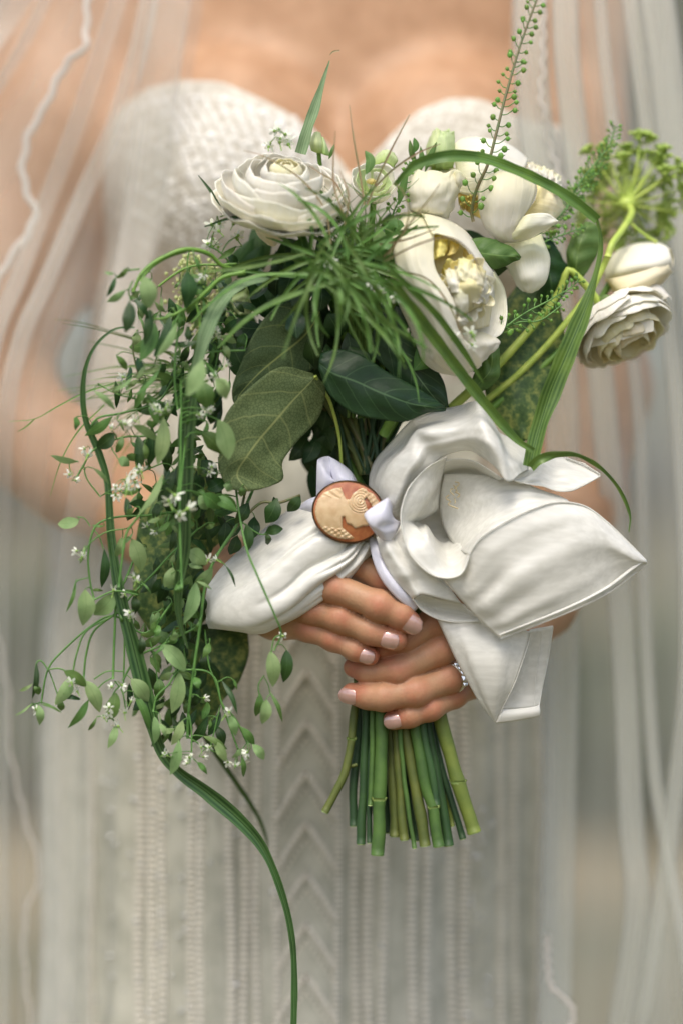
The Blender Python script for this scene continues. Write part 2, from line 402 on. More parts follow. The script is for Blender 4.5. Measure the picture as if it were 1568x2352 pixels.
# nails: (finger, offset back from the last joint in px, length px, width px, roll, push)
M_nail = base_mat('pearl_nail', lin((208, 168, 156)), lin((198, 158, 146)), rough=.18, coat=1.0, spec=.8, scale=120, metal=.3, sss=.1, sscale=.002)
M_tip = base_mat('nail_tip', lin((238, 224, 214)), rough=.3)
def nail(js, back, ln, wd, roll, tilt=0.0, lift=.0004):
    (a, ra), (b, rb) = joint(js[-2]), joint(js[-1]); t = (b - a).normalized()
    n = Vector((0, -1, 0)); n = (n - t * n.dot(t)).normalized(); n = Matrix.Rotation(rad(roll), 3, t) @ n
    s = t.cross(n); c = b - t * back / PX; r = (ra + rb) / 2
    ln, wd = ln / PX, wd / PX; nu, nv = 15, 15; V = np.empty((nu, nv, 3))
    tt = (t * math.cos(rad(tilt)) + n * math.sin(rad(tilt))); nn = (n * math.cos(rad(tilt)) - t * math.sin(rad(tilt)))
    for i in range(nu):
        q = -1 + 2 * i / (nu - 1); e = (1 - abs(q) ** 5) ** .5 if q < 0 else (1 - .75 * abs(q) ** 5) ** .6
        for j in range(nv):
            p = -1 + 2 * j / (nv - 1); th = p * e * (wd / 2) / (r * .92)
            V[i, j] = c + tt * (q * ln / 2 * (1 - .12 * p * p)) + (nn * (r * .92 * math.cos(th) + r * .08 + lift - .0007 * q * q - .0004 * (q < 0) * abs(q)) + s * (r * .92 * math.sin(th)))
    part('fingernail', grid_mesh('fingernail', V, .0006), M_nail, bride)
nail(FA['middle'], 6, 54, 45, 4, -3)
nail(FA['ring'], 14, 40, 40, 14, -6)
nail(FA['pinky'], 9, 34, 34, 10, -8)
nail(FA['index'], 4, 36, 34, -50)
nail(FB['middle'], 0, 38, 30, 62)
nail(FB['ring'], 4, 48, 37, -14, -4)
nail(FB['pinky'], 5, 42, 33, -6, -4)
# ring
M_silver = base_mat('white_gold', lin((222, 216, 206)), rough=.18, metal=1)
M_gem = base_mat('clear_stones', lin((240, 240, 238)), rough=.04, metal=.75, spec=1)
a, b = W(1032, 1557, 2.6), W(1095, 1515, .8); t_ = (b - a).normalized(); c = a + (b - a) * .02; R_ = 35.5 / PX
n_ = Vector((0, -1, 0)); n_ = (n_ - t_ * n_.dot(t_)).normalized(); s_ = t_.cross(n_)
ringt = thing('ring', '', '', c); del ringt['label']; del ringt['category']; ringt.parent = bride; ringt.matrix_parent_inverse = Matrix.Translation(bride.location).inverted()
P = [c + R_ * (n_ * math.cos(q) + s_ * math.sin(q)) for q in np.linspace(0, 2 * math.pi, 40)]
vs, fs, uv = tube_geo(P, .0011, 8, cap=False); part('band', mesh('band', vs, fs, uv), M_silver, ringt)
gem_me = None
for q, rr in [(.55 + .0, .0014), (.25, .0013), (-.05, .0016), (-.38, .0024), (-.75, .0015)]:
    p = c + (R_ + .0012) * (n_ * math.cos(q) + s_ * math.sin(-q))
    bm = bmesh.new(); bmesh.ops.create_icosphere(bm, subdivisions=1, radius=rr); me = bpy.data.meshes.new('gemstone'); bm.to_mesh(me); bm.free()
    me.transform(Matrix.Translation(p)); part('gemstone', me, M_gem, ringt)

# ---------------------------------------------------------------- dress
def lace_col(c1, c2, sc=60):
    def f(N, L, tc):
        geo = N.new('ShaderNodeNewGeometry')
        return mix_col(N, L, ramp_n(N, L, noise_n(N, L, sc, 4, geo.outputs['Position']), [(.38, (0, 0, 0)), (.62, (1, 1, 1))]), c1, c2)
    return f
M_bodice = base_mat('bodice_fabric', None, rough=.8, colnode=lace_col(lin((216, 211, 197)), lin((190, 182, 166)), 200), bump=.8, bscale=160, trans=0)
M_lace = base_mat('raised_lace', lin((245, 242, 236)), lin((232, 228, 218)), rough=.75, scale=200)
M_skirt = base_mat('skirt_fabric', None, rough=.75, colnode=lace_col(lin((194, 192, 176)), lin((172, 171, 155))), bump=.3, bscale=200)
M_beads = base_mat('skirt_beading', lin((242, 236, 222)), lin((228, 221, 206)), rough=.5, scale=300)
M_sequin = base_mat('sequins', lin((230, 230, 226)), rough=.15, metal=.6)
neck = [(-400, 330), (250, 265), (300, 228), (345, 198), (420, 182), (510, 186), (590, 220), (660, 256), (720, 296), (770, 350), (805, 400), (840, 372), (900, 306), (960, 252), (1030, 224), (1100, 226), (1160, 250), (1210, 280), (1900, 330)]
Bt = torso - .004
UU = 784 + (X * DC / (DC + Y)) * PX; VV = 1176 - ((Z - HC) * DC / (DC + Y)) * PX
nv_ = np.interp(UU, [p[0] for p in neck], [p[1] for p in neck])
cut = (nv_ - VV) / PX * 1.1
Bd = np.maximum(np.maximum(Bt, cut), Z * 0 + Y * 0 + X * 0 + (HC - .12 - Z))
Bd = np.maximum(Bd, -(torso - .0005)) if False else Bd
dp, df = to_mesh_arrays(T, Bd.astype(np.float32))
dress_b = part('bodice', mesh('bodice', dp, df), M_bodice, bride)
# raised crocheted lace rows on the bodice: beads laid on its front surface
from mathutils.bvhtree import BVHTree
bvh = BVHTree.FromPolygons([tuple(p) for p in dp], df)
cpos = Vector((0, -DC, HC))
def on_bodice(u, v):
    d = (W(u, v, 0) - cpos).normalized(); h = bvh.ray_cast(cpos, d); return h[0], h[1]
mb = MB(); rl = random.Random(3)
def laceline(P, rr=5, gap=11):
    Q = crl([(p[0], p[1], 0) for p in P], 200); acc = 0; last = Q[0]
    for q in Q:
        if np.linalg.norm(q - last) < gap: continue
        last = q; h, n = on_bodice(q[0], q[1])
        if h is None: continue
        mb.ball(h + n * .0006, rr * .95 / PX * rl.uniform(.6, 1.3), (1.1, .8, 1), 4, 6)
for k in range(12): laceline([(330 + 34 * k, 200 + 6 * k), (400 + 30 * k, 300 + 8 * k), (440 + 26 * k, 420)], 7, 9); laceline([(336 + 34 * k, 200 + 6 * k), (408 + 30 * k, 300 + 8 * k), (450 + 26 * k, 420)], 7, 9)
for k in range(9): laceline([(300 + 6 * k, 250 + 34 * k), (430, 225 + 30 * k), (560, 240 + 30 * k), (700, 330 + 32 * k), (770, 400 + 30 * k)], 6 if k % 3 else 9, 13)
for k in range(9): laceline([(860, 400 + 30 * k), (930, 300 + 30 * k), (1030, 250 + 26 * k), (1190, 290 + 30 * k)], 6, 13)
for k in range(8): laceline([(385 + 14 * k, 420 + 8 * k), (372 + 14 * k, 620), (360 + 14 * k, 860)], 7, 15)
for k in range(5): laceline([(300, 300 + 60 * k), (420, 380 + 60 * k), (480, 470 + 60 * k)], 7, 12)
part('bodice_lace', mb.mesh('bodice_lace'), M_lace, bride, kind='stuff')
# skirt: one draped tube
rows = []
SK = [(880, 300, 1190, -11), (1100, 215, 1215, -9.5), (1230, 150, 1240, -9.8), (1450, 112, 1262, -11), (1800, 98, 1268, -10.5), (2200, 110, 1268, -10.5), (2800, 60, 1330, -9), (4200, -120, 1500, -7), (5900, -200, 1600, -6)]
SKD = -24.0
def skirt_pt(v, q, off=0.0):
    """q: angle round the skirt, -pi/2 left edge, 0 front, pi/2 right edge"""
    L_ = np.interp(v, [s[0] for s in SK], [s[1] for s in SK]); R_ = np.interp(v, [s[0] for s in SK], [s[2] for s in SK]); F_ = np.interp(v, [s[0] for s in SK], [s[3] for s in SK])
    c = W((L_ + R_) / 2, v, SKD); rx = px((R_ - L_) / 2, SKD); ry = (F_ - SKD) / 100
    z = W(0, v, SKD)[2] if abs(q) > 1.2 else None
    fold = .0022 * math.sin(q * 17 + .6) + .0014 * math.sin(q * 31 + v * .002)
    k = 1 + off / ry
    x = c[0] + (rx + fold + off) * math.sin(q); y = c[1] - (ry + fold * 1.5 + off) * math.cos(q)
    zz = HC + (1176 - v) / PX * 1.12
    return (x, y, zz)
nu, nv = 80, 160
V = np.array([[skirt_pt(v, q) for q in np.linspace(-math.pi, math.pi, nv)] for v in np.linspace(880, 5900, nu)])
part('skirt', grid_mesh('skirt', V), M_skirt, bride)
def uq(u, v):
    L_ = np.interp(v, [s[0] for s in SK], [s[1] for s in SK]); R_ = np.interp(v, [s[0] for s in SK], [s[2] for s in SK])
    c = (L_ + R_) / 2; return math.asin(max(-.99, min(.99, (u - c) / ((R_ - L_) / 2) * .94)))
mb = MB(); mq = MB()
for (u0, wd, gap) in [(150, 4, 14), (215, 5, 13), (335, 7, 14), (362, 7, 14), (388, 6, 14), (455, 6, 13), (480, 7, 14), (545, 7, 13), (572, 7, 14), (600, 6, 14), (645, 5, 12), (780, 5, 12), (820, 7, 14), (850, 7, 14), (880, 6, 14), (945, 7, 14), (975, 6, 14), (1040, 7, 15), (1070, 7, 14), (1150, 6, 13), (1185, 6, 14), (1240, 6, 12)]:
    v = 1320 + rl.uniform(0, 20)
    while v < 2800:
        q = uq(u0 + 3 * math.sin(v * .01 + u0), v)
        a = np.array(skirt_pt(v, q, .0015)); dx = wd / PX * 1.12 * 1.5
        mb.ball(a, 1 / PX, (wd * 2.1, 4, gap * .40), 3, 6); v += gap
for k in range(14):                                # chevrons down the middle
    v0 = 1420 + 112 * k
    for s_ in (-1, 1):
        for j in range(9):
            f = j / 8; u = 712 + s_ * 62 * f; v = v0 + 95 * f ** 1.15
            mb.ball(skirt_pt(v, uq(u, v), .0016), 1 / PX, (9, 4, 8), 3, 5)
            mb.ball(skirt_pt(v + 34, uq(u, v + 34), .0006), 1 / PX, (5, 2.5, 5), 3, 5)
for k in range(150):
    u = rl.choice([rl.gauss(1105, 22), rl.gauss(430, 60), rl.gauss(280, 70), rl.uniform(150, 1230)]); v = rl.uniform(1550, 2350)
    mq.ball(skirt_pt(v, uq(u, v), .002), rl.uniform(3, 8) / PX, (1, .4, 1), 3, 6)
part('skirt_beading', mb.mesh('skirt_beading'), M_beads, bride, kind='stuff')
part('sequins', mq.mesh('sequins'), M_sequin, bride, kind='stuff')

# ---------------------------------------------------------------- veil
def veil_mat(name, dens, col):
    m = bpy.data.materials.new(name); m.use_nodes = True; N, L = nodes(m); N.clear()
    out = N.new('ShaderNodeOutputMaterial'); tr = N.new('ShaderNodeBsdfTransparent'); df = N.new('ShaderNodeBsdfDiffuse'); tl = N.new('ShaderNodeBsdfTranslucent')
    df.inputs[0].default_value = col; tl.inputs[0].default_value = col
    a = N.new('ShaderNodeMixShader'); a.inputs[0].default_value = .45; L.new(df.outputs[0], a.inputs[1]); L.new(tl.outputs[0], a.inputs[2])
    tc = N.new('ShaderNodeTexCoord'); mp = N.new('ShaderNodeMapping'); mp.inputs['Scale'].default_value = (.9, 26, 1); L.new(tc.outputs['UV'], mp.inputs[0])
    n = noise_n(N, L, 1.0, 3, mp.outputs[0])     # the net is gathered closer in some pleats than in others
    b = N.new('ShaderNodeMixShader'); L.new(math_n(N, L, 'MULTIPLY_ADD', n, dens * 3.0, -dens * .55, clamp=True), b.inputs[0]); L.new(tr.outputs[0], b.inputs[1]); L.new(a.outputs[0], b.inputs[2])
    L.new(b.outputs[0], out.inputs[0]); return m
M_veil = veil_mat('veil_tulle', .215, lin((242, 241, 232)))
M_veil2 = veil_mat('veil_tulle_layered', .27, lin((240, 240, 230)))
M_vtrim = base_mat('veil_edge_lace', lin((236, 230, 222)), rough=.8, trans=.3)
def veil(name, lines, n=60, m=None):
    """lines: fold lines as lists of (u, v, d); every strip wider than 0 doubles back on itself"""
    rows = []
    for ln, wd in lines:
        if wd:
            wd = wd * 1.35
            rows.append([(u + wd * .55, v, d + .35) for u, v, d in ln]); rows.append([(u - wd * .5, v, d + .75) for u, v, d in ln][:]); 
            rows.append([(u + wd * .5, v, d - .1) for u, v, d in ln][:]); rows.append([(u - wd * .55, v, d - .2) for u, v, d in ln])
        else: rows.append(ln)
    R = [cr([tuple(W(*q)) for q in r], n) for r in rows]; V = []
    for a, b in zip(R[:-1], R[1:]):
        for k in range(4):
            f = k / 4; f2 = f * f * (3 - 2 * f); V.append(a * (1 - f2) + b * f2)
    V.append(R[-1]); V = np.array(V)
    return part(name, grid_mesh(name, V), m or M_veil, bride)
veil('veil', [
    ([(475, -60, -8), (462, 60, -8), (440, 190, -8.4), (400, 420, -9), (330, 700, -7.6), (270, 1000, -6.4), (230, 1500, -9), (200, 2450, -11)], 0),
    ([(405, -60, -8), (375, 120, -8), (350, 300, -9), (320, 520, -9.4), (270, 760, -6.4), (215, 1050, -6.6), (150, 1600, -11), (130, 2450, -12)], 70),
    ([(352, -60, -8), (318, 110, -8), (262, 290, -8.6), (190, 450, -9), (110, 640, -7.6), (50, 780, -6.4), (10, 1000, -6.4), (0, 1500, -11), (0, 2450, -12)], 34),
    ([(290, -60, -8), (235, 110, -8), (170, 300, -8.6), (100, 480, -9), (40, 640, -7.6), (-20, 800, -6.4), (-60, 1100, -6.4), (-40, 1700, -11), (-40, 2450, -12)], 34),
    ([(130, -60, -8), (60, 90, -8), (0, 190, -8.6), (-60, 280, -9), (-130, 420, -9), (-190, 700, -7.6), (-200, 1100, -6.4), (-200, 2450, -12)], 24),
    ([(80, -60, -9), (0, 60, -9), (-80, 200, -7.6), (-160, 500, -6.4), (-260, 1100, -11), (-260, 2450, -12)], 60),
    ([(-60, -60, -9), (-160, 100, -6.4), (-300, 500, -11), (-400, 1500, -12), (-420, 2450, -14)], 0)])
veil('veil', [
    ([(1172, -60, -8), (1172, 120, -8), (1180, 300, -8.6), (1205, 480, -9), (1240, 700, -9.6), (1260, 1000, -10), (1275, 1500, -11), (1285, 2450, -12)], 0),
    ([(1216, -60, -8), (1218, 120, -8), (1228, 280, -8.6), (1250, 480, -9), (1275, 700, -9.6), (1290, 1000, -10), (1290, 1500, -11), (1270, 2450, -12)], 56),
    ([(1296, -60, -8), (1300, 120, -8), (1318, 300, -8.6), (1338, 480, -9), (1362, 700, -9.6), (1392, 1000, -10), (1432, 1500, -11), (1450, 1900, -11), (1462, 2100, -11), (1410, 2450, -12)], 44),
    ([(1372, -60, -9), (1392, 160, -9), (1420, 400, -9.4), (1440, 700, -9.6), (1470, 1000, -10), (1480, 1400, -11), (1500, 1750, -11), (1530, 1950, -11), (1575, 2200, -11), (1600, 2450, -12)], 22),
    ([(1440, -60, -9), (1470, 160, -9), (1500, 400, -9.4), (1530, 700, -9.6), (1560, 1000, -10), (1580, 1500, -10), (1540, 1900, -11), (1480, 2300, -11), (1450, 2450, -12)], 30),
    ([(1500, -60, -9), (1530, 160, -9), (1570, 500, -9.4), (1640, 1000, -10), (1680, 1600, -10), (1680, 2450, -12)], 60),
    ([(1620, -60, -9), (1700, 500, -10), (1780, 1200, -12), (1800, 2450, -14)], 0)], m=M_veil2)
def wavy(pts, r, amp, name='veil_trim'):
    P = path(pts, 90); mb = MB()
    for i in range(len(P)): P[i] = P[i] + np.array([amp * math.sin(i * .8), 0, amp * .5 * math.cos(i * 1.1)])
    mb.tube(P, r / PX, 6); part(name, mb.mesh(name), M_vtrim, bride)
wavy([(205, -40, -9.5), (198, 60, -9.5), (196, 105, -9), (150, 150, -9.5), (105, 240, -9.5), (66, 310, -9.5), (52, 390, -9.5), (62, 440, -9.5), (82, 492, -9.5), (60, 540, -9.5), (25, 590, -9.5), (-20, 670, -9.5)], 9, .0008)
wavy([(1248, -60, -7.5), (1246, 150, -7.5), (1240, 210, -7.5), (1250, 260, -7.5), (1262, 330, -8), (1290, 420, -8)], 4, .001)
wavy([(-20, 1380, -14), (20, 1600, -14), (20, 1700, -14), (50, 1850, -14), (90, 2000, -14), (62, 2090, -14), (55, 2200, -14), (80, 2420, -14)], 4, .0006)
wavy([(1255, 2150, -9), (1262, 2260, -9), (1290, 2290, -9), (1316, 2330, -9), (1290, 2420, -9)], 5, .0007)
# ============================================================ MATERIALS OF THE BOUQUET
def petal_mat(name, c1, c2, ybase=None, trans=.34, streak=.06):
    def f(N, L, tc):
        uv = tc.outputs['UV']; sp = N.new('ShaderNodeSeparateXYZ'); L.new(uv, sp.inputs[0])
        mp = N.new('ShaderNodeMapping'); mp.inputs['Scale'].default_value = (26, 1.6, 1); L.new(uv, mp.inputs[0])
        n = noise_n(N, L, 1.0, 3, mp.outputs[0])
        a = mix_col(N, L, ramp_n(N, L, n, [(.3, (0, 0, 0)), (.7, (1, 1, 1))]), c1, c2)
        if ybase: a = mix_col(N, L, ramp_n(N, L, sp.outputs[1], [(.0, (1, 1, 1)), (.55, (0, 0, 0))]), a, ybase)
        return a
    m = base_mat(name, None, rough=.5, trans=trans, colnode=f, spec=.3, bump=.12, bscale=350, objrand=.03)
    N, L = nodes(m); b2_ = N.new('ShaderNodeBump'); b2_.inputs['Strength'].default_value = .5; b2_.inputs['Distance'].default_value = .001
    tc2 = N.new('ShaderNodeTexCoord'); mp2 = N.new('ShaderNodeMapping'); mp2.inputs['Scale'].default_value = (30, 1.5, 1); L.new(tc2.outputs['UV'], mp2.inputs[0])
    L.new(noise_n(N, L, 1.0, 2, mp2.outputs[0]), b2_.inputs['Height'])
    P_ = [n for n in N if n.type == 'BSDF_PRINCIPLED'][0]; ol = P_.inputs['Normal'].links[0].from_node; L.new(ol.outputs[0], b2_.inputs['Normal']); L.new(b2_.outputs[0], P_.inputs['Normal'])
    return m
M_white = petal_mat('white_petal', lin((253, 251, 242)), lin((249, 246, 232)), lin((244, 241, 208)))
M_cream = petal_mat('cream_petal', lin((253, 248, 226)), lin((249, 242, 206)), lin((246, 236, 176)))
M_yellow = petal_mat('yellow_petal', lin((252, 240, 160)), lin((248, 230, 132)), lin((242, 218, 104)), trans=.2)
M_greenwhite = petal_mat('green_white_petal', lin((232, 240, 200)), lin((206, 224, 156)), lin((176, 204, 112)))
def leaf_mat(name, c1, c2, vein, n=7.0, ret=.35, rough=.45, trans=.22, vs=.5, stripes=0):
    def f(N, L, tc):
        geo = N.new('ShaderNodeNewGeometry')
        uv = tc.outputs['UV']; sp = N.new('ShaderNodeSeparateXYZ'); L.new(uv, sp.inputs[0])
        x = math_n(N, L, 'ABSOLUTE', math_n(N, L, 'MULTIPLY_ADD', sp.outputs[0], 2, -1))
        col = mix_col(N, L, ramp_n(N, L, noise_n(N, L, 90, 4, geo.outputs['Position']), [(.35, (0, 0, 0)), (.65, (1, 1, 1))]), c1, c2)
        if stripes:
            s = math_n(N, L, 'SINE', math_n(N, L, 'MULTIPLY', x, stripes * 3.14)); s = math_n(N, L, 'MULTIPLY_ADD', s, .5, .5)
            col = mix_col(N, L, math_n(N, L, 'MULTIPLY', s, .55), col, vein)
            return mix_col(N, L, math_n(N, L, 'LESS_THAN', x, .06), col, c2)
        mid = ramp_n(N, L, x, [(.015, (.8, .8, .8)), (.04, (0, 0, 0))])
        k = math_n(N, L, 'SUBTRACT', math_n(N, L, 'MULTIPLY', sp.outputs[1], n), math_n(N, L, 'MULTIPLY', math_n(N, L, 'POWER', x, 1.3), n * .22))
        dn = math_n(N, L, 'MULTIPLY_ADD', noise_n(N, L, 60, 2, geo.outputs['Position']), .35, -.17)
        fr = math_n(N, L, 'PINGPONG', math_n(N, L, 'ADD', k, dn), .5)
        side = ramp_n(N, L, fr, [(.0, (vs, vs, vs)), (.05, (0, 0, 0))])
        vo = N.new('ShaderNodeTexVoronoi'); vo.feature = 'DISTANCE_TO_EDGE'; vo.inputs['Scale'].default_value = 620; L.new(geo.outputs['Position'], vo.inputs['Vector'])
        rt = ramp_n(N, L, vo.outputs['Distance'], [(.0, (ret, ret, ret)), (.12, (0, 0, 0))])
        dk = N.new('ShaderNodeMix'); dk.data_type = 'RGBA'; dk.blend_type = 'MULTIPLY'; L.new(rt, dk.inputs[0]); L.new(col, dk.inputs[6]); dk.inputs[7].default_value = (.45, .5, .4, 1)
        c = mix_col(N, L, side, dk.outputs[2], vein); return mix_col(N, L, mid, c, vein)
    return base_mat(name, None, rough=rough, trans=trans, colnode=f, bump=.3, bscale=420, spec=.4, objrand=.10)
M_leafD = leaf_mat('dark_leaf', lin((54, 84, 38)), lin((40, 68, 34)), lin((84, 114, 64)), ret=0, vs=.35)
M_leafM = leaf_mat('mid_leaf', lin((98, 132, 66)), lin((80, 116, 54)), lin((130, 162, 90)), ret=0, vs=.3, rough=.5)
M_leafL = leaf_mat('pale_leaf', lin((146, 172, 114)), lin((126, 156, 98)), lin((108, 136, 80)), ret=0, vs=.3, rough=.6, trans=.3)
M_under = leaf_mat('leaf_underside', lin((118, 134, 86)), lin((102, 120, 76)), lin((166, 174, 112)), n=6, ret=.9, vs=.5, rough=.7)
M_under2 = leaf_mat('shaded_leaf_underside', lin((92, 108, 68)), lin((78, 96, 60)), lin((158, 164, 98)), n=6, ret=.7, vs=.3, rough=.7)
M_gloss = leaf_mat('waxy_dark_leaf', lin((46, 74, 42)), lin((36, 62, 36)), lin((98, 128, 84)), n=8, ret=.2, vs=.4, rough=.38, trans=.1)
M_blade = leaf_mat('striped_grass_blade', lin((96, 124, 46)), lin((64, 96, 42)), lin((126, 154, 82)), stripes=5, rough=.38, trans=.25)
M_bladeD = leaf_mat('dark_grass_blade', lin((50, 84, 38)), lin((34, 62, 30)), lin((96, 128, 74)), stripes=3, rough=.35, trans=.15)
M_bladeL = leaf_mat('grey_green_blade', lin((134, 160, 118)), lin((112, 144, 98)), lin((160, 184, 142)), stripes=4, rough=.5, trans=.3)
def mott(N, L, tc):
    geo = N.new('ShaderNodeNewGeometry')
    return ramp_n(N, L, noise_n(N, L, 190, 5, geo.outputs['Position'], .7), [(.36, lin((52, 82, 40))[:3]), (.5, lin((84, 112, 56))[:3]), (.62, lin((150, 160, 84))[:3])])
M_mott = base_mat('mottled_leaf', None, rough=.55, trans=.2, colnode=mott, bump=.4, bscale=200)
M_stem = base_mat('fresh_stem', lin((128, 168, 74)), lin((104, 148, 60)), rough=.45, scale=150, trans=.1)
M_stemT = base_mat('thin_green_stem', lin((104, 150, 74)), lin((84, 130, 60)), rough=.5, scale=150, trans=.1)
M_stemR = base_mat('reddish_stem', lin((108, 96, 62)), lin((84, 104, 56)), rough=.5, scale=200)
M_stemY = base_mat('lime_stem', lin((196, 212, 104)), lin((170, 196, 86)), rough=.45, scale=120, trans=.1)
M_frond = base_mat('fine_grass', lin((112, 146, 70)), lin((82, 116, 52)), rough=.5, scale=80, trans=.25, objrand=.2)
M_frondR = base_mat('reddish_grass', lin((150, 122, 92)), lin((126, 124, 78)), rough=.5, scale=80)
M_pod = base_mat('seed_pod', lin((128, 172, 74)), lin((104, 148, 58)), rough=.45, scale=300, trans=.25, objrand=.2)
M_umb = base_mat('umbel_buds', lin((196, 216, 112)), lin((160, 192, 84)), rough=.6, scale=400, trans=.25)
M_creambud = base_mat('cream_buds', lin((224, 226, 170)), lin((190, 204, 130)), rough=.6, scale=300, trans=.3)
M_floret = base_mat('tiny_white_petal', lin((248, 248, 238)), lin((236, 240, 220)), rough=.5, scale=300, trans=.35)
M_flgreen = base_mat('floret_green', lin((150, 186, 96)), rough=.5, trans=.2)

def leafgrid(pts, wd, roll=0, cup=.15, wave=.03, prof=(1.0, .8), nu=15, nv=7, seed=0, curl=0):
    P = path(pts, nu); T = np.gradient(P, axis=0); T /= np.linalg.norm(T, axis=1, keepdims=True)
    V = np.empty((nu, nv, 3)); wd = wd / PX
    for i in range(nu):
        t = i / (nu - 1); w = wd / 2 * max(0.0, math.sin(math.pi * min(1, t ** prof[0]))) ** prof[1]
        if i == 0: w = wd * .03
        if i == nu - 1: w = wd * .01
        tv = Vector(T[i]); n = Vector((0, -1, 0)); n = (n - tv * n.dot(tv))
        if n.length < .05: n = Vector((0, 0, 1)) - tv * tv.z
        n.normalize(); n = Matrix.Rotation(rad(roll), 3, tv) @ n; s = tv.cross(n)
        for j in range(nv):
            p = -1 + 2 * j / (nv - 1)
            h = -cup * w * p * p + wave * wd * math.sin(t * 9 + seed + p * 2) * abs(p) + curl * w * abs(p)
            V[i, j] = P[i] + np.array(s) * (w * p) + np.array(n) * h
    return V
def leaf(t, pts, wd, mat, **k):
    lab = k.pop('label', None); nm = k.pop('name', 'leaf')
    if len(pts) == 2:       # give a straight leaf a little bend
        (a, b, c), (d, e, f) = pts; pts = [pts[0], ((a + d) / 2 + (e - b) * .06, (b + e) / 2 - (d - a) * .06, (c + f) / 2 + .25), pts[1]]
    o = part(nm, grid_mesh(nm, leafgrid(pts, wd, **k)), mat, t)
    if lab: o['label'] = lab
    return o
def sheet(t, name, rows, mat, nu=30, nv=22, thick=0, disp=None, **props):
    return part(name, grid_mesh(name, loft(rows, nu, nv, disp), thick), mat, t, **props)
def blade(t, pts, wd, mat, roll=0, name='grass_blade', n=None, v=.22, own=True):
    P = path(pts, n or 10 * len(pts)); T = np.gradient(P, axis=0); T /= np.linalg.norm(T, axis=1, keepdims=True); m = len(P)
    wds = np.interp(np.linspace(0, 1, m), np.linspace(0, 1, len(wd)), wd) / PX
    rl_ = np.interp(np.linspace(0, 1, m), np.linspace(0, 1, len(roll)), roll) if not np.isscalar(roll) else np.full(m, roll)
    V = np.empty((m, 7, 3)); sd_ = float(P[0, 0] * 97 + P[0, 2] * 31)
    wds = wds * np.array([1 + .16 * mnoise.noise(Vector((i * .13, sd_, 2))) for i in range(m)]); rl_ = rl_ + np.array([26 * mnoise.noise(Vector((i * .09, sd_, 7))) for i in range(m)])
    for i in range(m):
        tv = Vector(T[i]); q = Vector((0, -1, 0)); q = (q - tv * q.dot(tv)).normalized(); q = Matrix.Rotation(rad(rl_[i]), 3, tv) @ q; s = tv.cross(q)
        for j in range(7):
            p = -1 + j / 3; V[i, j] = P[i] + np.array(s) * (wds[i] / 2 * p) + np.array(q) * (wds[i] * v * (abs(p) - .5))
    return part(name, grid_mesh(name, V), mat, t)

# ============================================================ SILK SCARF TIED IN A BOW
def silk(N, L, tc):
    geo = N.new('ShaderNodeNewGeometry'); mp = N.new('ShaderNodeMapping'); mp.inputs['Scale'].default_value = (40, 600, 320); mp.inputs['Rotation'].default_value = (0, .5, 0); L.new(geo.outputs['Position'], mp.inputs[0])
    n = noise_n(N, L, 1.0, 3, mp.outputs[0])
    return mix_col(N, L, ramp_n(N, L, n, [(.40, (0, 0, 0)), (.66, (1, 1, 1))]), lin((232, 231, 222)), lin((245, 244, 236)))
M_silk = base_mat('silk', None, rough=.29, colnode=silk, spec=.65, sheen=.1, trans=.24, bump=.15, bscale=1500)
scarf = thing('silk_scarf', 'ivory silk scarf knotted into a big floppy bow around the stems', 'scarf', W(850, 1250, 3))
def Z2(x, y, d): return (846.7 + .42 * x, 909.4 + .42 * y, d)
def Zr(*r): return [[Z2(*p) for p in q] for q in r]
def crumple(a, f, seed, k=1.0):
    if k == 1.0: return lambda s, t: a * fbm(s * f * .8, t * f * .8, seed, 2)
    def g(s, t):      # long tension folds running out from the knot, dying away
        e = min(1, 5 * min(s, 1 - s, t, 1 - t) + .1); fade = (1 - s) ** 1.3 + .12
        n = mnoise.noise(Vector((s * 1.1, t * 4.2 + .5 * s, seed * 3.7))); n2 = mnoise.noise(Vector((s * 1.6 + 4, t * 8.5, seed * 1.9)))
        return a * .4 * fbm(s * 1.6, t * 1.6, seed, 1) + (.0030 * n + .0012 * n2) * e * fade
    return g
sheet(scarf, 'bow_loop', Zr(
    [(0, 490, 2.6), (50, 560, 4.0), (110, 650, 4.2), (175, 690, 3.6)],
    [(8, 420, 2.2), (70, 470, 4.4), (150, 560, 4.9), (200, 560, 4.2)],
    [(40, 345, 2.0), (120, 370, 4.6), (200, 430, 5.2), (262, 455, 4.4)],
    [(120, 255, 2.0), (200, 290, 4.6), (260, 350, 5.3), (330, 395, 4.5)],
    [(215, 150, 2.2), (250, 205, 4.4), (300, 280, 5.0), (385, 345, 4.4)],
    [(255, 125, 2.4), (310, 185, 5.0), (380, 260, 5.2), (450, 312, 4.4)],
    [(380, 78, 2.6), (430, 160, 4.8), (480, 240, 5.2), (540, 298, 4.6)],
    [(500, 52, 2.8), (540, 130, 5.0), (570, 230, 5.6), (610, 330, 4.8)],
    [(597, 28, 4.4), (620, 130, 5.6), (655, 260, 6.2), (690, 390, 5.6)],
    [(650, 80, 3.4), (690, 180, 5.0), (720, 300, 5.9), (745, 460, 5.9)],
    [(700, 190, 2.8), (740, 270, 4.3), (760, 360, 5.4), (785, 462, 5.5)],
    [(780, 235, 2.7), (800, 300, 4.0), (815, 360, 4.8), (825, 425, 5.0)],
    [(860, 285, 2.7), (865, 320, 3.4), (868, 360, 3.9), (872, 400, 4.2)]), M_silk, 60, 34, .00025, crumple(.0011, 5, 1, .5))
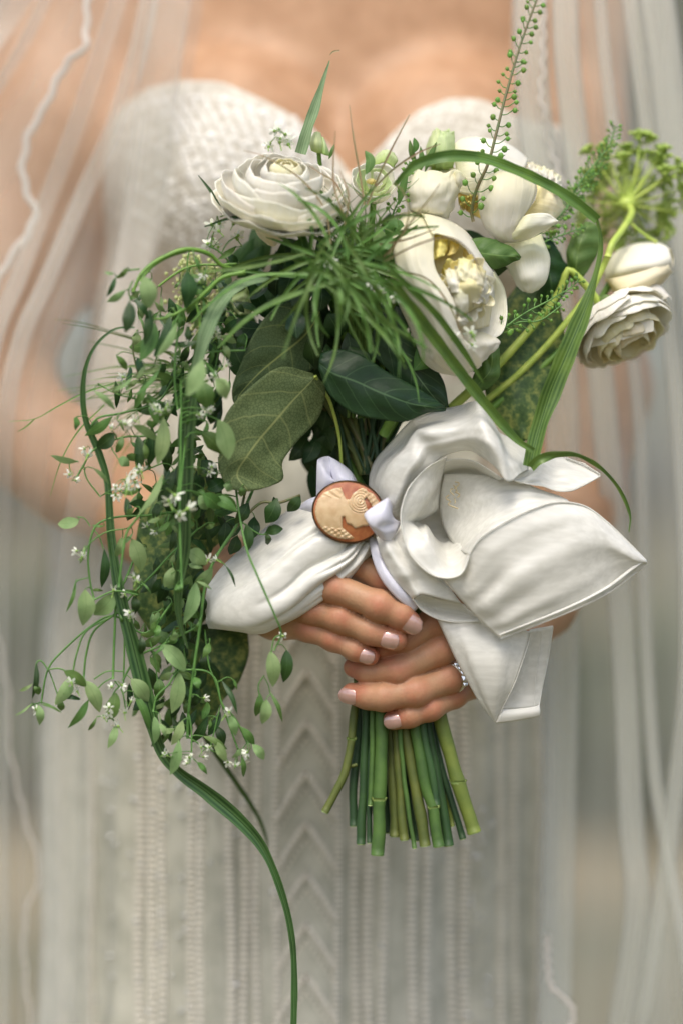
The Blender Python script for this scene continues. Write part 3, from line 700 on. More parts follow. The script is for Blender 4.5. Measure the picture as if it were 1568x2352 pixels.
sheet(scarf, 'bow_hollow', Zr(        # back of the loop seen through its mouth
    [(255, 470, 4.3), (300, 480, 2.6), (340, 520, 1.8)],
    [(345, 385, 4.3), (385, 420, 2.6), (400, 480, 1.7)],
    [(450, 345, 4.1), (470, 400, 2.4), (480, 470, 1.7)],
    [(560, 350, 4.3), (570, 400, 2.6), (560, 470, 1.8)],
    [(650, 395, 5.0), (650, 430, 3.2), (640, 480, 2.0)],
    [(730, 450, 5.4), (710, 460, 3.6), (700, 490, 2.4)]), M_silk, 30, 16, .0004)
sheet(scarf, 'bow_loop', Zr(          # left wall rolled round the hollow, down to the bright lip
    [(430, 335, 4.7), (410, 390, 3.6), (400, 440, 2.8), (395, 470, 2.2)],
    [(330, 385, 5.0), (370, 430, 3.8), (390, 500, 2.6), (390, 540, 2.0)],
    [(255, 455, 5.3), (320, 500, 4.4), (360, 560, 3.0), (380, 620, 2.0)],
    [(205, 530, 5.5), (270, 560, 4.8), (330, 610, 3.4), (345, 650, 2.0)],
    [(180, 620, 5.6), (230, 640, 4.8), (285, 665, 3.2), (310, 668, 1.9)],
    [(178, 700, 5.7), (210, 690, 4.6), (245, 690, 3.0), (268, 688, 1.9)],
    [(195, 790, 5.8), (250, 740, 5.0), (275, 715, 3.8), (285, 700, 2.0)],
    [(230, 870, 6.0), (300, 800, 5.8), (310, 740, 5.2), (315, 705, 2.6)],
    [(300, 945, 6.1), (350, 880, 5.9), (345, 800, 5.4), (335, 730, 3.4)],
    [(370, 985, 6.2), (400, 930, 5.6), (385, 850, 4.6), (360, 770, 3.0)],
    [(450, 992, 6.3), (450, 950, 5.4), (425, 880, 4.2), (400, 800, 2.6)],
    [(510, 962, 6.3), (490, 920, 5.2), (460, 860, 4.0), (440, 780, 2.4)],
    [(548, 870, 6.2), (525, 860, 5.0), (495, 800, 3.6), (480, 720, 2.2)]), M_silk, 56, 26, .00025, crumple(.0007, 6, 5, .5))
sheet(scarf, 'bow_tail', Zr(          # middle panel running up into the back corner
    [(410, 430, 2.6), (390, 560, 2.2), (400, 700, 2.2), (470, 820, 3.4), (548, 872, 5.9)],
    [(480, 425, 2.7), (480, 560, 2.8), (500, 680, 3.2), (560, 760, 4.6), (600, 790, 6.1)],
    [(600, 432, 3.0), (610, 530, 3.8), (640, 610, 4.2), (670, 680, 5.0), (700, 712, 6.1)],
    [(740, 455, 3.6), (750, 520, 4.3), (770, 580, 4.7), (800, 640, 5.2), (820, 655, 5.9)],
    [(850, 480, 3.8), (870, 520, 4.2), (890, 560, 4.6), (905, 595, 5.1), (915, 612, 5.5)],
    [(960, 520, 3.7), (980, 540, 4.0), (1000, 560, 4.3), (1015, 575, 4.6), (1030, 583, 5.0)],
    [(1040, 545, 3.6), (1060, 555, 3.8), (1080, 565, 4.0), (1090, 575, 4.2), (1100, 585, 4.5)]), M_silk, 40, 34, .00025, crumple(.0008, 5, 9, .5))
sheet(scarf, 'bow_tail', Zr(          # big front tail with the pointed corner
    [(400, 985, 5.6), (480, 1090, 5.5), (560, 1180, 5.3), (640, 1260, 5.2), (718, 1330, 5.2)],
    [(500, 950, 5.7), (560, 1060, 5.9), (640, 1150, 5.8), (740, 1230, 5.6), (830, 1292, 5.3)],
    [(550, 862, 6.2), (640, 980, 6.2), (730, 1080, 6.1), (830, 1170, 5.8), (930, 1248, 5.4)],
    [(620, 770, 6.4), (720, 880, 6.4), (830, 1000, 6.3), (950, 1110, 5.9), (1045, 1200, 5.3)],
    [(760, 682, 6.3), (850, 800, 6.3), (950, 920, 6.2), (1060, 1040, 5.8), (1150, 1158, 5.2)],
    [(900, 618, 6.0), (980, 740, 6.1), (1070, 860, 6.0), (1160, 990, 5.6), (1245, 1112, 5.0)],
    [(1035, 583, 5.6), (1100, 700, 5.9), (1170, 810, 5.8), (1250, 930, 5.3), (1320, 1070, 4.7)],
    [(1180, 605, 5.0), (1230, 700, 5.5), (1280, 800, 5.4), (1330, 900, 5.0), (1385, 1025, 4.4)],
    [(1300, 690, 4.7), (1330, 760, 5.1), (1370, 840, 5.1), (1410, 910, 4.8), (1440, 980, 4.3)],
    [(1420, 805, 4.4), (1435, 850, 4.8), (1450, 890, 4.8), (1465, 920, 4.6), (1478, 955, 4.3)],
    [(1512, 898, 4.1), (1517, 905, 4.3), (1520, 912, 4.3), (1518, 918, 4.2), (1512, 925, 4.1)]), M_silk, 60, 44, .00025, crumple(.0011, 4, 13, .5))
sheet(scarf, 'bow_hollow', Zr([(150, 470, 1.6), (150, 600, 1.2), (150, 760, 1.6), (160, 900, 3.2)], [(330, 380, 1.8), (330, 560, .6), (330, 760, 1.2), (300, 960, 4.4)], [(480, 360, 1.8), (490, 540, .6), (500, 720, 1.0), (460, 970, 4.8)], [(640, 400, 2.4), (620, 540, 1.8), (600, 700, 2.2), (560, 900, 4.8)]), M_silk, 24, 24, .00025, crumple(.001, 4, 3, .5))
def hem(P, r, name='hem', t=scarf, wob=.0):
    Q = path(P, 90)
    for i in range(len(Q)): Q[i, 1] += wob * math.sin(i * .9)
    mb = MB(); mb.tube(Q, r / PX, 7); part(name, mb.mesh(name), M_silk, t)
hem([Z2(548, 862, 6.3), Z2(620, 768, 6.5), Z2(760, 680, 6.4), Z2(900, 616, 6.1), Z2(1035, 581, 5.7), Z2(1180, 603, 5.1), Z2(1300, 688, 4.8), Z2(1420, 803, 4.5), Z2(1512, 897, 4.2)], 1.9)
hem([Z2(718, 1330, 5.25), Z2(930, 1249, 5.45), Z2(1150, 1159, 5.25), Z2(1320, 1071, 4.75), Z2(1440, 981, 4.35), Z2(1513, 925, 4.15)], 1.6)
mb = MB(); Q = path([Z2(722, 1306, 5.42), Z2(925, 1226, 5.65), Z2(1140, 1134, 5.5), Z2(1305, 1046, 4.95), Z2(1425, 956, 4.65), Z2(1490, 905, 4.45)], 120)
for i in range(0, 119): mb.ball(Q[i], .0011, (1.5, .55, .5), 3, 6)
part('hem_stitches', mb.mesh('hem_stitches'), M_silk, scarf, kind='stuff')
hem([Z2(240, 470, 5.35), Z2(205, 530, 5.6), Z2(178, 620, 5.75), Z2(176, 700, 5.85), Z2(195, 790, 5.95), Z2(230, 871, 6.1), Z2(300, 947, 6.25), Z2(370, 988, 6.35), Z2(450, 995, 6.4), Z2(512, 964, 6.4), Z2(550, 870, 6.3)], 1.6)
sheet(scarf, 'bow_corner', Zr(        # small corner pointing right behind the folded blade
    [(740, 440, 4.4), (760, 450, 4.6), (790, 462, 4.6), (830, 478, 4.4)],
    [(850, 385, 4.0), (850, 420, 4.2), (860, 455, 4.3), (880, 480, 4.3)],
    [(925, 318, 3.0), (920, 380, 3.6), (930, 440, 4.0), (950, 488, 4.3)],
    [(1010, 335, 2.8), (1005, 400, 3.3), (1010, 460, 3.8), (1030, 515, 4.3)],
    [(1075, 338, 2.7), (1080, 400, 3.2), (1090, 455, 3.7), (1105, 515, 4.1)],
    [(1135, 360, 2.7), (1140, 410, 3.1), (1150, 450, 3.5), (1165, 490, 3.8)],
    [(1200, 388, 2.8), (1205, 415, 3.0), (1210, 440, 3.2), (1220, 462, 3.4)],
    [(1262, 428, 2.9), (1264, 432, 3.0), (1264, 436, 3.0), (1262, 440, 3.0)]), M_silk, 40, 20, .00025, crumple(.0008, 5, 17, .5))
hem([Z2(760, 452, 4.8), Z2(880, 482, 4.5), Z2(950, 492, 4.5), Z2(1030, 518, 4.5), Z2(1105, 517, 4.3), Z2(1165, 492, 4.0), Z2(1220, 463, 3.6), Z2(1263, 438, 3.2)], 1.9)
hem([Z2(1075, 337, 2.9), Z2(1135, 359, 2.9), Z2(1175, 370, 2.95), Z2(1200, 387, 3.0), Z2(1262, 428, 3.1)], 1.6, wob=.0006)
sheet(scarf, 'bow_fold', Zr(          # gathered cloth under the knot, in front of the fingers
    [(10, 690, 3.6), (45, 790, 4.9), (70, 880, 5.2), (130, 990, 5.3), (240, 1112, 5.3)],
    [(60, 700, 4.2), (90, 790, 5.4), (130, 880, 5.7), (200, 980, 5.8), (265, 1095, 5.6)],
    [(110, 700, 4.0), (150, 800, 5.0), (200, 890, 5.4), (260, 970, 5.5), (295, 1083, 5.5)],
    [(160, 700, 4.4), (210, 830, 5.5), (270, 920, 5.6), (340, 1000, 5.5), (380, 1105, 5.3)],
    [(190, 700, 4.4), (270, 880, 5.0), (350, 970, 5.1), (430, 1040, 5.1), (505, 1135, 4.9)]), M_silk, 34, 34, .00025, crumple(.001, 5, 21, .5))
sheet(scarf, 'bow_fold', Zr(          # its shaded underside and lip
    [(240, 1112, 5.3), (243, 1116, 5.3), (246, 1122, 5.3)],
    [(290, 1087, 5.3), (285, 1130, 4.6), (295, 1175, 4.9)],
    [(380, 1108, 4.9), (370, 1160, 4.0), (378, 1218, 4.6)],
    [(505, 1133, 4.6), (490, 1180, 3.9), (470, 1235, 4.5)],
    [(560, 1180, 4.6), (560, 1205, 4.1), (560, 1232, 4.5)],
    [(640, 1222, 4.8), (640, 1226, 4.7), (640, 1230, 4.7)]), M_silk, 26, 16, .0005)
hem([Z2(240, 1112, 5.45), Z2(265, 1145, 5.2), Z2(300, 1180, 5.05), Z2(378, 1220, 4.8), Z2(470, 1237, 4.7), Z2(560, 1234, 4.7), Z2(640, 1229, 4.9)], 1.5)
def Z4(x, y, d): return (940.8 + .24 * x, 1317 + .24 * y, d)
sheet(scarf, 'bow_tail', [[Z4(*p) for p in r] for r in (   # lower hanging tail
    [(230, 380, 4.0), (500, 420, 4.3), (800, 470, 4.3), (1160, 560, 4.1)],
    [(330, 590, 4.2), (560, 640, 4.6), (850, 680, 4.6), (1128, 690, 4.2)],
    [(440, 830, 4.2), (640, 860, 4.7), (860, 880, 4.7), (1072, 860, 4.2)],
    [(550, 1040, 4.1), (700, 1080, 4.5), (860, 1090, 4.5), (1000, 1060, 4.1)],
    [(640, 1200, 3.9), (740, 1230, 4.2), (840, 1230, 4.2), (935, 1190, 3.9)],
    [(730, 1320, 3.7), (780, 1340, 3.9), (830, 1330, 3.9), (885, 1290, 3.7)],
    [(818, 1432, 3.5), (822, 1434, 3.5), (826, 1434, 3.5), (830, 1430, 3.5)])], M_silk, 40, 26, .00025, crumple(.0014, 6, 25, .5))
hem([Z4(1160, 560, 4.15), Z4(1128, 690, 4.25), Z4(1072, 860, 4.25), Z4(1000, 1060, 4.15), Z4(935, 1190, 3.95), Z4(885, 1290, 3.75), Z4(830, 1425, 3.55)], 1.4)
sheet(scarf, 'bow_tail', [[Z4(*p) for p in r] for r in (   # its folded back layer in shade
    [(1150, 540, 3.4), (1200, 530, 3.2), (1250, 520, 3.0), (1370, 500, 2.8)],
    [(1090, 760, 3.4), (1150, 750, 3.1), (1235, 740, 2.9), (1335, 730, 2.8)],
    [(1030, 930, 3.4), (1120, 940, 3.0), (1215, 930, 2.9), (1300, 920, 2.8)],
    [(950, 1130, 3.3), (1080, 1130, 3.0), (1195, 1120, 2.9), (1265, 1110, 2.8)],
    [(865, 1310, 3.3), (1020, 1300, 3.1), (1185, 1285, 3.0), (1235, 1280, 2.9)])], M_silk, 26, 20, .0005)
sheet(scarf, 'hem', [[Z4(*p) for p in r] for r in (
    [(868, 1308, 3.5), (850, 1370, 3.6), (822, 1432, 3.5)],
    [(1020, 1300, 3.4), (1010, 1355, 3.5), (980, 1412, 3.4)],
    [(1180, 1280, 3.3), (1180, 1330, 3.4), (1170, 1375, 3.3)],
    [(1235, 1265, 3.2), (1242, 1310, 3.3), (1236, 1360, 3.2)])], M_silk, 20, 8, .0008)
hem([Z4(1262, 560, 3.1), Z4(1235, 760, 3.1), Z4(1212, 930, 3.1), Z4(1195, 1110, 3.1), Z4(1188, 1290, 3.2)], 1.1)
hem([Z4(1370, 510, 3.0), Z4(1335, 740, 3.0), Z4(1300, 930, 3.0), Z4(1262, 1110, 3.0), Z4(1236, 1270, 3.1)], 1.2)
# left loop
def Z3(x, y, d): return (439 + .68 * x, 878 + .68 * y, d)
def pleat(s, t):
    r = 0
    for c, sl_, w_, a_, e_ in ((.26, .04, .030, 1.9, .80), (.47, .16, .036, 3.0, .62), (.60, .02, .020, 1.5, .35), (.66, .22, .040, 2.6, .70), (.80, .05, .030, 1.6, .45), (.90, -.10, .025, 1.3, .5)):
        x_ = (t - c - sl_ * s) / (w_ * (1 + 1.3 * s)); f = max(0, 1 - (s / e_) ** 2)
        r -= a_ * f * math.exp(-x_ * x_) * (1 + .5 * math.tanh(3 * x_)); r += .55 * a_ * f * math.exp(-(x_ - 2.4) ** 2 / 2)
    return .00115 * r + .0007 * fbm(s * 2.0, t * 2.2, 31, 2) * (.4 + s)
sheet(scarf, 'bow_loop', [[Z3(*p) for p in r] for r in (
    [(500, 360, 2.2), (540, 440, 3.6), (570, 510, 4.2), (600, 545, 4.2), (612, 575, 3.4)],
    [(440, 385, 2.4), (480, 470, 4.2), (520, 560, 4.8), (560, 610, 4.6), (575, 612, 3.6)],
    [(385, 400, 2.4), (415, 490, 4.5), (455, 590, 5.0), (500, 660, 4.8), (530, 665, 3.8)],
    [(320, 440, 2.4), (350, 530, 4.6), (385, 620, 5.2), (430, 700, 5.0), (460, 725, 4.0)],
    [(250, 500, 2.6), (275, 590, 4.7), (310, 680, 5.3), (350, 760, 5.1), (375, 785, 4.0)],
    [(185, 550, 2.6), (205, 640, 4.6), (230, 720, 5.3), (270, 800, 5.2), (300, 822, 4.2)],
    [(130, 598, 2.8), (145, 680, 4.4), (165, 750, 5.0), (200, 820, 5.0), (235, 851, 4.2)],
    [(85, 650, 3.0), (95, 710, 4.2), (110, 770, 4.6), (130, 820, 4.6), (150, 843, 4.2)],
    [(58, 690, 3.2), (62, 730, 3.9), (70, 775, 4.2), (80, 812, 4.2), (95, 836, 4.0)],
    [(48, 740, 3.3), (49, 765, 3.5), (52, 790, 3.6), (55, 812, 3.6), (60, 832, 3.5)])], M_silk, 80, 110, .00025, pleat)
sheet(scarf, 'bow_hollow', [[Z3(*p) for p in r] for r in (
    [(440, 385, 2.2), (500, 500, .8), (575, 600, 3.0)],
    [(320, 440, 2.2), (390, 560, .6), (460, 715, 3.6)],
    [(185, 550, 2.4), (240, 660, 1.0), (300, 812, 3.8)],
    [(85, 650, 2.8), (115, 740, 2.0), (150, 835, 3.8)],
    [(50, 740, 3.2), (52, 780, 3.1), (60, 828, 3.4)])], M_silk, 24, 20, .0005)
sheet(scarf, 'knot', [
    [(775, 1190, 2.0), (800, 1180, 3.0), (850, 1150, 3.0), (880, 1120, 2.0)],
    [(790, 1215, 3.0), (820, 1205, 3.6), (862, 1180, 3.6), (892, 1150, 3.0)],
    [(810, 1240, 3.2), (838, 1232, 3.8), (872, 1210, 3.8), (900, 1190, 3.2)],
    [(835, 1262, 2.4), (850, 1258, 3.0), (878, 1245, 3.0), (905, 1225, 2.4)]], M_silk, 20, 20, .0006, crumple(.0012, 5, 40, .5))

M_thread = base_mat('yellowed_thread', lin((206, 190, 150)), rough=.8)
mb = MB(); rg0 = random.Random(2)
for k in range(7):
    x, y = 450 + rg0.uniform(-14, 20), 470 + k * 18; P = [Z2(x, y, 3.0 + .0022 * (y - 430)), Z2(x + rg0.uniform(-20, 28), y + rg0.uniform(8, 24), 3.05 + .0024 * (y - 430)), Z2(x + rg0.uniform(-10, 40), y + rg0.uniform(26, 44), 3.1 + .0026 * (y - 430))]
    mb.tube(path(P, 8), .00035, 4)
part('loose_threads', mb.mesh('loose_threads'), M_thread, scarf, kind='stuff')
# ============================================================ LILAC WHITE RIBBON
M_ribbon = base_mat('lilac_satin', lin((222, 222, 236)), lin((232, 232, 242)), rough=.28, spec=.6, scale=200, bump=.1, bscale=1800, trans=.1)
rib = thing('ribbon', 'narrow lilac white satin ribbon looped behind and over the cameo brooch', 'ribbon', W(850, 1200, 3.5))
def Z1(x, y, d): return (690 + .16 * x, 1003.5 + .16 * y, d)
def Z1r(*r): return [[Z1(*p) for p in q] for q in r]
sheet(rib, 'ribbon_loop', Z1r([(230, 880, 3.6), (330, 850, 3.8), (430, 740, 3.9)], [(235, 600, 3.8), (340, 650, 4.1), (480, 640, 4.1)], [(240, 400, 3.6), (330, 470, 4.0), (465, 620, 4.0)], [(250, 330, 3.2), (340, 380, 3.5), (440, 560, 3.6)], [(330, 290, 2.8), (380, 340, 3.0), (440, 400, 3.2)], [(410, 280, 2.7), (420, 300, 2.8), (430, 330, 3.0)]), M_ribbon, 30, 12, .0003)
sheet(rib, 'ribbon_loop', Z1r([(410, 278, 2.9), (430, 440, 3.3), (470, 630, 3.8), (480, 720, 3.9)], [(500, 330, 3.2), (530, 480, 3.8), (560, 600, 4.1), (580, 720, 4.0)], [(620, 410, 3.2), (640, 520, 3.8), (660, 620, 4.1), (680, 720, 4.0)], [(720, 500, 3.1), (740, 560, 3.5), (750, 640, 3.8), (750, 700, 3.8)], [(795, 620, 3.0), (790, 650, 3.2), (780, 680, 3.3), (770, 700, 3.3)]), M_ribbon, 26, 16, .0003)
sheet(rib, 'ribbon_tail', Z1r([(-60, 1060, 2.4), (-20, 1075, 2.6), (60, 1085, 2.7)], [(80, 920, 3.2), (100, 1000, 3.4), (150, 1085, 3.4)], [(220, 860, 3.6), (240, 960, 3.8), (260, 1085, 3.7)], [(380, 800, 3.8), (380, 920, 3.9), (380, 1080, 3.8)]), M_ribbon, 20, 10, .0003)
sheet(rib, 'ribbon_loop', Z1r([(1245, 862, 4.6), (1300, 900, 4.0), (1325, 960, 3.8), (1310, 1100, 4.0)], [(1225, 880, 5.5), (1260, 940, 5.8), (1300, 1040, 5.6), (1320, 1120, 5.2)], [(1100, 960, 6.0), (1160, 1080, 6.4), (1240, 1180, 6.2), (1360, 1180, 5.2)], [(915, 1100, 6.0), (1000, 1240, 6.3), (1150, 1290, 6.2), (1430, 1230, 5.0)], [(950, 1220, 5.8), (1060, 1340, 6.0), (1200, 1370, 6.0), (1400, 1330, 5.2)], [(1050, 1370, 5.6), (1120, 1430, 5.7), (1220, 1450, 5.7), (1345, 1420, 5.2)], [(1110, 1420, 5.4), (1150, 1470, 5.4), (1230, 1500, 5.4), (1300, 1500, 5.2)]), M_ribbon, 40, 20, .0003)
sheet(rib, 'ribbon_tail', [[(847, 1225, 4.2), (858, 1235, 4.3), (872, 1240, 4.2)], [(850, 1262, 4.5), (866, 1262, 4.7), (882, 1258, 4.6)], [(862, 1305, 5.0), (876, 1300, 5.2), (892, 1296, 5.1)], [(882, 1342, 5.2), (895, 1336, 5.4), (908, 1330, 5.3)], [(915, 1378, 5.2), (924, 1368, 5.3), (932, 1360, 5.2)], [(952, 1404, 4.8), (958, 1398, 4.8), (964, 1390, 4.8)]], M_ribbon, 36, 8, .0003)

# ============================================================ CAMEO BROOCH
def cam_mat(name, c1, c2, r=.3): return base_mat(name, lin(c1), lin(c2), rough=r, coat=.35, spec=.6, scale=260, sss=.12, sscale=.002)
M_shell = cam_mat('orange_shell', (170, 96, 60), (192, 124, 78), .22)
M_ivory = cam_mat('carved_ivory_shell', (208, 176, 132), (224, 196, 154), .4)
M_rim = base_mat('brooch_rim', lin((96, 66, 36)), rough=.3, metal=.8)
br = thing('cameo_brooch', 'oval shell cameo brooch with a carved profile, orange and cream, pinned on the knot', 'brooch', W(800, 1176, 4.8))
bc = (800.0, 1176.0); BA, BB = 80.0, 68.0
def bpt(p, q, h):      # p,q in the unit disc
    a = rad(-8); x_ = BA * p * math.cos(a) + BB * q * math.sin(a); y_ = -BA * p * math.sin(a) + BB * q * math.cos(a)
    return W(bc[0] + x_, bc[1] + y_, 5.35 + .18 * p * -1 + h - .28 * (p * p + q * q))
def disc(nr, na, hf, r0=0, r1=1):
    return np.array([[bpt(r * math.cos(a), r * math.sin(a), hf(r * math.cos(a), r * math.sin(a))) for a in np.linspace(0, -2 * math.pi, na)] for r in np.linspace(r0, r1, nr)])
part('shell', grid_mesh('shell', disc(14, 60, lambda p, q: 0)), M_shell, br)
part('backing', grid_mesh('backing', disc(4, 60, lambda p, q: -.32)), M_rim, br)
mb = MB(); mb.tube([bpt(1.0 * math.cos(a), 1.0 * math.sin(a), -.05) for a in np.linspace(0, 2 * math.pi, 70)], .0005, 8); mb.tube([bpt(.985 * math.cos(a), .99 * math.sin(a), -.22) for a in np.linspace(0, 2 * math.pi, 70)], .0012, 8)
part('rim', mb.mesh('rim'), M_rim, br)
def inpoly(x, y, P):
    c = False; n = len(P)
    for i in range(n):
        x1, y1 = P[i]; x2, y2 = P[i - 1]
        if (y1 > y) != (y2 > y) and x < (x2 - x1) * (y - y1) / (y2 - y1) + x1: c = not c
    return c
def b2(x, y): return ((x - 695) / 500, (y - 1080) / 425)
carv = [[b2(*p) for p in poly] for poly in (
    [(215, 1080), (235, 960), (300, 850), (400, 790), (450, 765), (545, 740), (600, 850), (640, 900), (690, 890), (720, 800), (780, 740), (830, 705), (900, 710), (930, 750), (1010, 765), (1080, 840), (1130, 900), (1150, 960), (1060, 980), (1010, 950), (960, 880), (920, 840), (905, 880), (950, 980), (1010, 1060), (1030, 1160), (1010, 1240), (930, 1255), (820, 1305), (760, 1260), (690, 1250), (665, 1200), (650, 1155), (620, 1160), (630, 1240), (645, 1310), (720, 1360), (840, 1440), (760, 1470), (640, 1475), (540, 1470), (430, 1440), (330, 1370), (260, 1260), (220, 1160)],)]
NP, NQ = 150, 130; hmap = np.zeros((NP, NQ)); ok = np.zeros((NP, NQ), bool)
pp_ = np.linspace(-1, 1, NP); qq_ = np.linspace(-1, 1, NQ)
for i in range(NP):
    for j in range(NQ):
        p, q = pp_[i], qq_[j]
        ok[i, j] = p * p + q * q < .93 and inpoly(p, q, carv[0])
m_ = ok.astype(float)
for _ in range(10):
    m_[1:-1, 1:-1] = (m_[1:-1, 1:-1] * 2 + m_[2:, 1:-1] + m_[:-2, 1:-1] + m_[1:-1, 2:] + m_[1:-1, :-2]) / 6 * ok[1:-1, 1:-1]
for i in range(NP):
    for j in range(NQ):
        x_, y_ = 695 + pp_[i] * 500, 1080 + qq_[j] * 425
        h = .085 * m_[i, j] + .01
        r_ = math.hypot(x_ - 840, (y_ - 900))
        if r_ < 185: h += .022 * math.sin(r_ * .17) + .04 * math.exp(-(r_ / 120) ** 2)          # hair waves
        if x_ > 880 and y_ < 960: h += .025 * math.sin(x_ * .07 + 2) * math.sin(y_ * .07)        # flowers in the hair
        if y_ > 1340: h += .03 * math.sin(x_ * .065) * math.sin(y_ * .09) + .02                   # carved foot
        if x_ < 560 and y_ < 900: h += .02 * math.sin((x_ * .5 - y_) * .07)
        hmap[i, j] = h + .05 * math.exp(-((x_ - 430) / 170) ** 2 - ((y_ - 1080) / 200) ** 2)
vid = -np.ones((NP, NQ), int); vs = []; fs = []
for i in range(NP):
    for j in range(NQ):
        if ok[i, j]: vid[i, j] = len(vs); vs.append(bpt(pp_[i], qq_[j], hmap[i, j]))
for i in range(NP - 1):
    for j in range(NQ - 1):
        f = (vid[i, j], vid[i + 1, j], vid[i + 1, j + 1], vid[i, j + 1])
        if min(f) >= 0: fs.append(f)
part('carving', mesh('carving', vs, [f[::-1] for f in fs]), M_ivory, br)

# ============================================================ CUT STEMS UNDER THE HANDS
def Z5(x, y): return (658.6 + .32 * x, 1568 + .32 * y)
bundle = thing('stem_bundle', 'tight bundle of cut green flower stems sticking out below the hands', 'flower stems', W(920, 1700, 0))
def st_mat(n, a, b): return base_mat('cut_stem_' + n, lin(a), lin(b), rough=.58, scale=80, bump=.15, bscale=250, spec=.45)
SM = dict(o=st_mat('olive', (100, 108, 48), (78, 92, 42)), d=st_mat('dark', (44, 74, 38), (34, 60, 34)), g=st_mat('green', (80, 112, 48), (62, 92, 40)), b=st_mat('deep_green', (42, 72, 38), (52, 84, 40)), y=st_mat('yellow_green', (112, 126, 52), (92, 110, 44)))
M_node = base_mat('stem_node', lin((116, 134, 66)), lin((96, 118, 54)), rough=.6, scale=300)
M_cut = base_mat('cut_end', lin((176, 196, 130)), rough=.6)
ST = [([(500, 60), (480, 250), (430, 600), (345, 800), (272, 930)], 27, 'o', 1.7, .55), ([(540, 60), (515, 400), (475, 760), (482, 1030)], 28, 'd', 1.0, 0), ([(575, 60), (560, 500), (545, 850), (530, 1160)], 30, 'b', 1.5, 0),
      ([(620, 60), (605, 500), (590, 800), (592, 1150)], 17, 'd', 1.9, 0), ([(675, 60), (680, 300), (672, 650), (650, 1240)], 42, 'g', 2.4, .72), ([(610, 60), (615, 400), (600, 880)], 18, 'g', 2.3, 0),
      ([(735, 60), (745, 400), (765, 800), (775, 1105)], 34, 'o', 1.5, 0), ([(780, 60), (790, 400), (815, 800), (842, 1130)], 30, 'o', 1.9, 0), ([(800, 60), (820, 500), (862, 850), (915, 1188)], 15, 'g', 2.3, 0),
      ([(820, 60), (860, 400), (930, 800), (992, 1172)], 38, 'o', 2.0, 0), ([(880, 60), (890, 400), (915, 800), (938, 1135)], 24, 'd', 1.2, 0), ([(890, 60), (925, 350), (1000, 780), (1050, 900), (1085, 1178)], 36, 'g', 2.3, .78),
      ([(930, 60), (985, 400), (1050, 700), (1070, 880)], 26, 'b', 2.3, 0), ([(970, 60), (1040, 500), (1105, 850), (1160, 1172)], 34, 'b', 1.6, 0), ([(1010, 60), (1080, 500), (1180, 850), (1262, 1122)], 22, 'd', 1.3, 0),
      ([(1060, 60), (1110, 300), (1180, 560), (1262, 830), (1345, 1080)], 46, 'y', 1.9, .72), ([(1000, 60), (1080, 600), (1150, 850), (1188, 1030)], 16, 'y', 1.0, 0),
      ([(640, 60), (640, 500), (640, 900), (700, 1080)], 30, 'd', .2, 0), ([(850, 60), (850, 500), (880, 900), (890, 1120)], 34, 'd', .3, 0), ([(720, 60), (700, 500), (720, 1080)], 30, 'd', .4, 0), ([(960, 60), (1010, 600), (1060, 1100)], 30, 'd', .2, 0)]
for P_, r_, m_, d_, nd in ST:
    pts = [(Z5(x, y)[0], Z5(x, y)[1], d_ + .0006 * (y - 60)) for x, y in P_]
    top = pts[0]; up = [(852 + (top[0] - 905) * .65, 1150, d_ * .75), (860 + (top[0] - 905) * .65, 1200, d_ * .75), (885 + (top[0] - 905) * .7, 1380, d_ * .8)]
    q = path(up + pts, 46); rr = np.full(46, r_ * .345 / PX)
    for i in range(46): rr[i] *= 1 + .05 * math.sin(i * .8 + r_) + .05 * mnoise.noise(Vector((i * .5, r_, 0))); q[i, 0] += .0006 * mnoise.noise(Vector((i * .25, r_ * 3, 5)))
    if nd:
        k = int(20 + 26 * nd); rr[k] *= 1.06
    vs, fs, uv = tube_geo(q, rr, 12); o = part('stem', mesh('stem', vs, fs, uv), SM[m_], bundle)
    e = q[-1]; t_ = Vector(q[-1] - q[-2]).normalized()
    mb = MB(); mb.tube([e, e + np.array(t_) * .0005], r_ * .32 / PX * .93, 12); part('cut_end', mb.mesh('cut_end'), M_cut, o) if False else part('cut_end', mb.mesh('cut_end'), M_cut, bundle)
    if nd:
        mb = MB(); c = q[k]; mb.tube([c - np.array([0, 0, .001]), c, c + np.array([0, 0, .001])], [rr[k] * .98, rr[k] * 1.02, rr[k] * .98], 12)
        for s_ in (-1, 1): mb.tube([c + np.array([s_ * rr[k] * .8, -.001, 0]), c + np.array([s_ * rr[k] * 1.12, -.001, .0012])], [.0009, .0004], 6)
        part('stem_node', mb.mesh('stem_node'), M_node, bundle)
tube('side_shoot', [Z5(505, 590) + (1.9,), Z5(470, 600) + (1.9,), Z5(440, 610) + (1.8,)], 4, SM['o'], bundle)
